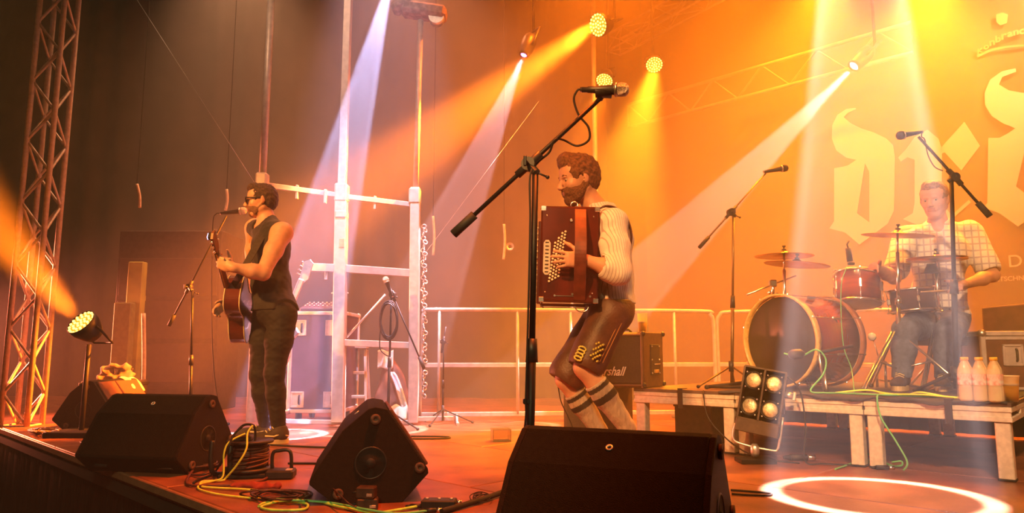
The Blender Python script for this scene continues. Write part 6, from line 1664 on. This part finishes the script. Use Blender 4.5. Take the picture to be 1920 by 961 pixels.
# bottles: shrink-wrapped six of water
PET = mat('clear_bottle', (.95, .74, .42), .12, var=0, alpha=.45); LAB = mat('bottle_label', (.85, .78, .72), .6, var=0, col2=(.80, .12, .05), scale=34); CAP = mat('bottle_cap', (.95, .50, .06), .5)
b0p = Vector((fl(1812, 751, RZ).x, fl(1812, 751, RZ).y, RZ)); wt = MB()
rowd = -RD
def bottle(base, label):
    th = thing('water_bottle', label, 'bottle', base, group='clear water bottles in the six-pack on the riser')
    b = MB(); b.lathe([(.020, .002), (.028, 0), (.030, .012), (.030, .070), (.028, .075), (.030, .080), (.030, .140), (.027, .165), (.015, .192), (.0115, .200), (.0115, .212), (.001, .212)], n=20); b.build('bottle_body', PET, th)
    b = MB(); b.lathe([(.0305, .082), (.0308, .084), (.0308, .134), (.0305, .136)], n=20, caps=False); b.build('wrap_label', LAB, th)
    b = MB(); b.lathe([(.0135, .203), (.0138, .217), (.012, .219), (.001, .219)], n=14); b.build('cap', CAP, th)
k = 0
words = ['front row of the six-pack, nearest the mic stand pole', 'front row of the six-pack, in its middle', 'front row of the six-pack, nearest the beer cup', 'back row of the six-pack, nearest the mic stand pole', 'back row of the six-pack, in its middle', 'back row of the six-pack, nearest the beer cup']
for r_ in range(2):
    for c_ in range(3):
        bottle(b0p + rowd * (.063 * c_) + RB * (.062 * r_), 'clear water bottle in the ' + words[k]); k += 1
wr = thing('shrink_wrap', 'clear shrink wrap around the pack of water bottles', 'wrap', b0p)
b = MB(); c0 = rowd * .063 + RB * .031
ring_ = [c0 + rowd * (.098 * max(-1, min(1, 1.25 * math.cos(a)))) + RB * (.066 * max(-1, min(1, 1.25 * math.sin(a)))) for a in [2 * PI * i / 32 for i in range(32)]]
b.rings([[p + Z * .006 for p in ring_], [p + Z * .08 for p in ring_], [c0 + (p - c0) * .97 + Z * .16 for p in ring_]], True, False, False)
b.build('film', mat('wrap_film', (.95, .92, .88), .15, var=0, alpha=.16), wr)
q = fl(1897, 752, RZ); cup('nearly full clear plastic beer cup on the riser beside the water bottles', Vector((q.x, q.y, RZ)), .125, .040, .62)
# flight case behind the drums at the end
q = Vector((at(1880, 700, 5.25).x, 5.25, 0)); q.z = RZ if False else 0
fc = flight_case('flight case with a recessed latch plate behind the water bottles', (3.45, 4.86, RZ + .002), (.66, .40, .36), -.25, ((-.16, .22),), (.33,), m=mat('case_brown', (.15, .06, .04), .5, var=.2), casters=False)
b = MB(); b.box((.10, .14, .47), (.60, .02, .22), Matrix.Rotation(.35, 3, 'X') @ Matrix.Rotation(-.10, 3, 'Y'), .006); b.build('open_lid', mat('case_brown', (.15, .06, .04)), fc)
# dark boxes under and behind the riser, folded stand on the riser
q = rs(1.70, .20, RZ + .012)
fsn = thing('folded_stand', 'folded black stand lying on the riser beside the guitar amplifier', 'stand', q)
b = MB(); b.cyl((0, 0, 0), (.34, .05, .035), .012, n=8); b.build('pole', BLACKMETAL, fsn)
for a in (-.1, .08): b = MB(); b.cyl((.02, .01, 0), (.30, .05 + a, .0), .009, n=8); b.build('leg', BLACKMETAL, fsn)
b = MB(); b.sphere((0, 0, 0), .016, 8, 6); b.build('foot', RUBBER, fsn)

# ================================================================ cable reel and power things on the deck
rp = fl(462, 893); rl = thing('cable_reel', 'black cable reel wound with brown cable standing upright at the stage edge', 'reel', (rp.x, rp.y + .03, 0), .15)
b = MB(); b.lathe([(.125, .03), (.125, .042), (.02, .042)], n=32); b.build('lower_flange', BLACKPL, rl)
b = MB(); b.lathe([(.02, .165), (.115, .165), (.118, .172), (.115, .178), (.02, .178)], n=32); b.build('upper_flange', BLACKPL, rl)
b = MB(); b.cyl((0, 0, .03), (0, 0, .17), .045, n=20); b.build('drum_core', BLACKPL, rl)
wd = MB(); pts = []
for i in range(300):
    a = i * 2 * PI / 24; lay = (i // 24) % 12; pts.append(((.083 + .006 * math.sin(i * .13)) * math.cos(a), (.083 + .006 * math.sin(i * .13)) * math.sin(a), .050 + .0085 * (i / 24.0)))
wd.tube(pts, .0062, 6); wd.build('wound_cable', mat('brown_cable', (.11, .035, .025), .45, var=.2), rl)
pts = [((.094) * math.cos(i * 2 * PI / 24), .094 * math.sin(i * 2 * PI / 24), .05 + .013 * i / 24 + .012 * math.sin(i * .3)) for i in range(170)]
wd = MB(); wd.tube(pts, .0055, 6); wd.build('wound_cable', mat('brown_cable', (.11, .035, .025)), rl)
for x in (-.17, -.08):
    b = MB(); b.tube(bez([(x, -.06, .185 if x < -.1 else .16), (x, -.07, .10), (x + .01, -.06, .03), (x + .06, 0, .012), (.10, .02, .012)], 5), .013, 8); b.build('frame_leg', BLACKPL, rl)
b = MB(); b.box((0, 0, .012), (.26, .20, .022), None, .006); b.build('base', BLACKPL, rl)
b = MB(); b.box((-.03, -.02, .192), (.09, .07, .03), None, .006); b.build('socket_block', BLACKPL, rl)
pw = thing('power_box', 'black box with carrying handle lying right of the cable reel', 'box', (fl(524, 897).x, fl(524, 897).y + .02, 0), .10)
b = MB(); b.box((0, 0, .022), (.135, .11, .044), None, .008); b.build('body', BLACKPL, pw)
b = MB(); b.tube(bez([(-.05, .03, .04), (-.05, .03, .115), (-.02, .03, .130), (.035, .03, .125), (.045, .03, .04)], 5), .009, 8); b.build('handle', BLACKPL, pw)
b = MB(); b.box((.045, -.03, .046), (.03, .04, .006), None, .002); b.build('switch', EDGE, pw)
for (px_, py_, lab) in ((548, 905, 'crumpled dark red cloth among the cables by the reel'),):
    c_ = fl(478, 915); fdb = Field((c_.x - .16, c_.y - .10, -.01), (c_.x + .16, c_.y + .10, .07), .005)
    fdb.group([('ell', (c_.x - .06, c_.y, .012), (.055, .03, .016)), ('ell', (c_.x + .02, c_.y - .01, .014), (.05, .035, .020)), ('ell', (c_.x + .08, c_.y, .010), (.045, .03, .014))], .02, 0); fdb.noise(.006, 110, 81); fdb.half((0, 0, .001), (0, 0, -1))
    o = fdb.build('cloth', mat('dark_red_cloth', (.22, .03, .02), .85), None, c_); o.location = c_; tag(o, lab, 'cloth')
# adapter boxes
def adapter(label, px_, py_, size, rz, z=0.0, m=None, name='power_adapter'):
    p = fl(px_, py_); th = thing(name, label, 'adapter', (p.x, p.y + size[1] / 2, z), rz)
    b = MB(); b.box((0, 0, size[2] / 2), size, None, .005); b.build('housing', m or mat('worn_black_box', (.05, .025, .018), .5, var=.3, scale=30), th)
    b = MB(); b.box((size[0] * .25, -size[1] / 2, size[2] * .35), (size[0] * .3, .004, size[2] * .25), None, .001); b.build('socket', STEEL, th)
    b = MB(); b.cyl((-size[0] / 2, 0, size[2] / 2), (-size[0] / 2 - .02, 0, size[2] / 2 - .004), .006, n=8); b.build('strain_relief', RUBBER, th)
    return th
adapter('lower one of two stacked small black boxes in front of the middle wedge', 686, 957, (.085, .06, .045), .15)
adapter('upper one of two stacked small black boxes in front of the middle wedge', 684, 957, (.075, .055, .045), -.1, .045)
adapter('small box connector at the foot of the olive-black monitor wedge', 200, 852, (.09, .05, .05), .1)
adapter('second small box connector near the foot of the olive-black monitor wedge', 232, 855, (.06, .05, .05), .5)
di = fl(822, 955); dib = thing('di_box', 'flat black box lying left of the nearest monitor wedge', 'box', (di.x, di.y + .03, 0), -.06)
b = MB(); b.box((0, 0, .018), (.14, .07, .036), None, .005); b.build('body', BLACKPL, dib)
for x in (-.05, 0, .05): b = MB(); b.lathe([(.007, 0), (.006, .005), (.001, .005)], (x, 0, .036), Z, 10); b.build('knob', EDGE, dib)
def connector(label, px_, py_, rz, z=.012, s=1.0):
    p = fl(px_, py_, z); th = thing('cable_connector', label, 'connector', p, rz)
    b = MB(); b.cyl((-.035 * s, 0, 0), (.012 * s, 0, 0), .0095 * s, n=12); b.build('sleeve', BLACKPL, th)
    b = MB(); b.cyl((.012 * s, 0, 0), (.035 * s, 0, 0), .0085 * s, n=12); b.build('shell', CHROME, th)
    b = MB(); b.cyl((-.055 * s, 0, 0), (-.035 * s, 0, 0), .0045 * s, .008 * s, n=8); b.build('boot', RUBBER, th)
connector('silver-tipped cable connector lying left of the flat black box', 786, 948, .05)
connector('silver-tipped cable connector lying in front of the flat black box', 812, 956, .15)
connector('dark cable connector behind the flat black box', 850, 941, 0)
connector('connector in the green cable coil under the riser', 1660, 876, -.1, s=1.3)
connector('large dark connector lying on the deck under the blinder', 1505, 857, -.05, .02, 2.0)
tubec = fl(905, 935); 
cable('thick black cable disappearing behind the nearest monitor wedge', [fl(828, 958, .012), fl(870, 946, .014), fl(920, 930, .016), fl(960, 915, .016)], .012)
GRN = mat('green_cable', (.45, .75, .10), .45, var=.2, scale=30); YEL = mat('yellow_green_cable', (.85, .92, .10), .45, var=.15); GRN2 = mat('dark_green_cable', (.14, .50, .18), .45, var=.1)
F_ = lambda *a: [fl(x, y, z) for x, y, z in a]
cable('yellow-green cable hanging from the connectors on the reel down to the deck', [at(474, 797, (rp.y - .11) - .02), at(464, 812, (rp.y - .11) - .03), at(462, 840, (rp.y - .11) - .05), at(448, 866, (rp.y - .11) - .06), fl(424, 895, .02), fl(415, 900, .01), fl(380, 902, .008), fl(378, 911, .008), fl(410, 914, .008), fl(452, 916, .01), fl(500, 920, .008)], .005, YEL)
cable('second yellow-green cable arching from the reel to the loops at the stage edge', [at(460, 812, (rp.y - .11) - .02), at(430, 828, (rp.y - .11) - .04), at(420, 850, (rp.y - .11) - .05), fl(418, 892, .03), fl(400, 901, .01), fl(378, 906, .01), fl(372, 915, .008), fl(400, 924, .008), fl(450, 931, .008), fl(490, 934, .008), fl(545, 936, .008)], .0045, YEL)
cable('dark cable bent over the top of the reel', [at(446, 806, (rp.y - .11) - .0), at(456, 797, (rp.y - .11) - .0), at(466, 795, (rp.y - .11) - .0), at(476, 798, (rp.y - .11) - .0), at(479, 812, (rp.y - .11) + .02), at(478, 826, (rp.y - .11) + .02)], .006)
cable('dark cable dropping left from the top of the reel', [at(455, 799, (rp.y - .11) - .02), at(438, 815, (rp.y - .11) - .03), at(425, 845, (rp.y - .11) - .05), fl(402, 885, .02), fl(372, 898, .01), fl(362, 905, .01)], .005)
cable('green cable loop lying on the deck left of the middle wedge', F_((485, 948, .008), (498, 942, .008), (540, 940, .008), (575, 944, .010), (570, 954, .008), (530, 956, .008), (500, 954, .008), (492, 948, .008), (540, 937, .016), (600, 941, .008), (640, 950, .010), (700, 960, .010), (740, 956, .01), (785, 948, .012)), .0055, GRN)
cable('green cable running from the loops towards the flat black box', F_((500, 934, .016), (560, 938, .018), (620, 942, .012), (690, 955, .020), (745, 962, .012), (800, 957, .012)), .005, GRN2)
rnd = random.Random(5)
BRC = mat('brown_black_cable', (.055, .025, .02), .5, var=.3)
def tangle(label, cx, cy, rx, ry, turns, n_, m, group, r=.0045, seed=0):
    rr = random.Random(seed)
    for k in range(n_):
        pts = []; ph = rr.random() * 6; ex = rr.uniform(.6, 1.1)
        for i in range(int(turns * 7)):
            a = ph + i * 2 * PI / 7 + rr.uniform(-.25, .25)
            pts.append(fl(cx + rx * ex * math.cos(a) + rr.uniform(-.2, .2) * rx + (i / (turns * 7) - .5) * rx * .5, cy + ry * ex * math.sin(a) + rr.uniform(-.15, .15) * ry, .006 + r * 2 * ((i * 3 + k) % 4) * .8))
        lab = label if n_ == 1 else label
        cable(lab, pts, r, m, group=group, n=6, sides=5)
tangle('black-brown cable in the loose pile between the olive-black wedge and the reel', 340, 868, 60, 9, 2.0, 6, BRC, 'cables piled left of the reel', .0055, 1)
tangle('brown cable in the pile at the foot of the farthest monitor wedge', 190, 829, 34, 5, 1.6, 5, BRC, 'cables at the foot of the far wedge', .0065, 2)
tangle('pale orange-lit cable in the heap at the far end of the stage edge', 88, 806, 26, 4, 1.5, 5, mat('tan_cable', (.30, .14, .07), .5), 'cables at the far end of the stage edge', .007, 3)
tangle('thin black wire in the tangle beside the nearest monitor wedge', 905, 932, 18, 9, 1.6, 3, RUBBER, 'thin wires beside the nearest wedge', .0022, 4)
tangle('dark cable in the pile between the reel and the middle wedge', 520, 926, 55, 9, 1.4, 5, BRC, 'cables right of the reel', .0045, 6)
cable('brown cable sweeping from the cable pile to the reel', F_((275, 872, .01), (320, 868, .012), (365, 890, .01), (400, 880, .03), (372, 872, .02), (350, 905, .01), (400, 910, .01), (470, 905, .01), (505, 893, .012), (515, 882, .02)), .0065, mat('brown_cable', (.11, .035, .025)))
cable('black cable running from the pile along the foot of the olive-black wedge', F_((150, 842, .01), (190, 856, .01), (250, 862, .01), (300, 868, .01), (350, 866, .01)), .006, RUBBER)
cable('black cable from the middle wedge back to the reel pile', F_((572, 925, .06), (560, 932, .02), (520, 922, .01), (470, 918, .01)), .005, RUBBER)
cable('thin dark cable from the pads of the middle wedge to the stacked boxes', [fl(618, 916, .05) + Vector((0, -.01, .02)), fl(640, 930, .06), fl(655, 944, .04), fl(668, 950, .03)], .003, BRC)
cable('black cable crossing the deck behind the middle wedge', F_((540, 868, .006), (580, 868, .006), (612, 869, .006), (640, 872, .006)), .006, RUBBER)
cable('black cable crossing the deck behind the singer\'s feet', F_((500, 833, .006), (560, 836, .006), (610, 838, .006), (660, 838, .006)), .006, RUBBER)
cable('black doubled cable end lying on the deck behind the middle wedge', F_((720, 818, .006), (770, 817, .006), (836, 818, .006), (838, 821, .006), (790, 822, .006), (740, 821, .006)), .006, RUBBER)
cable('black cable loop on the deck at the end of the nearest wedge', F_((1370, 918, .006), (1400, 920, .006), (1443, 924, .006), (1440, 928, .006), (1400, 927, .006), (1372, 925, .006)), .005, RUBBER)
cable('thin cable hanging beside the accordion player\'s far stocking', [at(1046, 720, AY + .2), at(1052, 752, AY + .2), at(1066, 782, AY + .2), at(1074, 805, AY + .2), Vector((at(1080, 860, AY + .2).x, AY + .2, .01))], .003)
cable('brown cable drooping from the riser edge past the riser leg', [rs(1.62, -.01, RZ), rs(1.60, -.05, RZ - .03), rs(1.57, -.06, RZ - .16), rs(1.46, -.07, RZ - .27), rs(1.34, -.08, .04), rs(1.2, -.1, .008), rs(1.0, -.12, .008)], .0045)
# green cables on and below the riser
g1 = [at(1470, 662, 4.42), at(1500, 668, 4.36), at(1530, 655, 4.3), at(1548, 672, 4.3), at(1544, 700, 4.28), rs(.98, .06, RZ + .02), rs(.90, .07, RZ + .01), rs(.84, .1, RZ + .01), rs(.72, .06, RZ + .012), rs(.60, .05, RZ + .012), rs(.52, .07, RZ + .012), rs(.38, .06, RZ + .012), rs(.22, .08, RZ + .012)]
cable('bright green cable from the kick microphone along the front of the riser', g1, .0052, GRN2)
cable('green cable dropping from the riser to the coil on the deck', [rs(.60, .03, RZ + .012), rs(.60, -.03, RZ - .0), rs(.585, -.04, RZ - .10), rs(.52, -.04, RZ - .22), rs(.47, -.05, .06), rs(.49, -.05, .015)], .005, GRN2)
cc = fl(1655, 873, .01)
cable('green cable coil lying on the deck under the riser', [fl(1566, 879, .008), fl(1600, 866, .008), fl(1618, 851, .02), fl(1640, 855, .012), fl(1655, 868, .012), fl(1632, 868, .01), fl(1633, 858, .03), fl(1650, 860, .02), fl(1670, 872, .012), fl(1690, 872, .012), fl(1690, 864, .03), fl(1672, 866, .02)], .005, GRN2)
cable('yellow-green cable bundle on the riser in front of the tall cymbal stand', [rs(.86, .12, RZ + .01), rs(.70, .14, RZ + .03), rs(.60, .10, RZ + .02), rs(.50, .14, RZ + .01), rs(.42, .10, RZ + .03), rs(.30, .12, RZ + .01), rs(.24, .06, RZ + .01), rs(.40, .05, RZ + .02), rs(.62, .09, RZ + .012)], .005, YEL)
cable('thin green cable rising from the riser to the clip microphone on the rack tom', [rs(.78, .2, RZ + .01), at(1596, 690, 4.55), at(1582, 650, 4.6), at(1577, 590, 4.7), at(1578, 530, 4.76), at(1588, 500, 4.8)], .003, GRN2)
cable('black cables hanging behind the blinder down to the deck', [bc + Vector((.16, .02, .10)), bc + Vector((.22, -.0, .02)), bc + Vector((.24, .0, -.18)), bc + Vector((.22, -.02, -.36)), Vector((bc.x + .32, bc.y - .04, .01)), Vector((bc.x + .48, bc.y - .10, .01))], .0045)
# ================================================================ haze in the stage air: thin at the front edge, denser behind
def haze_box(v0, v0b, v1, v1b, dens, label):
    hz = MB(); a = [(-15, v0), (9.5, v0b), (9.5, v1), (-15, v1b)]
    hz.rings([[uv(u, v, z) for u, v in a] for z in (-1.2, 6.2)], False)
    hm = bpy.data.materials.new('haze'); hm.use_nodes = True
    nt = hm.node_tree; nt.nodes.clear()
    out = nt.nodes.new('ShaderNodeOutputMaterial'); vs = nt.nodes.new('ShaderNodeVolumeScatter')
    vs.inputs['Color'].default_value = (1, .96, .92, 1); vs.inputs['Density'].default_value = dens
    vs.inputs['Anisotropy'].default_value = 0.15
    nt.links.new(vs.outputs[0], out.inputs['Volume'])
    ho = hz.build('haze', hm, fix=True); ho['kind'] = 'stuff'
    tag(ho, label, 'haze')
HV = EDGE_D + 1.15
haze_box(EDGE_D - 1.2, EDGE_D - 1.2, HV - .002, HV - .002, HAZE * .17, 'very thin clear haze over the front edge of the stage')
HW = EDGE_D + 3.7
haze_box(HV, HV, HW - .002, HW - .002, HAZE * .55, 'orange-lit haze around the accordion player and the front of the riser')
haze_box(HW, HW, WALL_D + .2, WALL_D + 4.5, HAZE * 1.2, 'thick orange-lit haze filling the air over the rear of the stage')
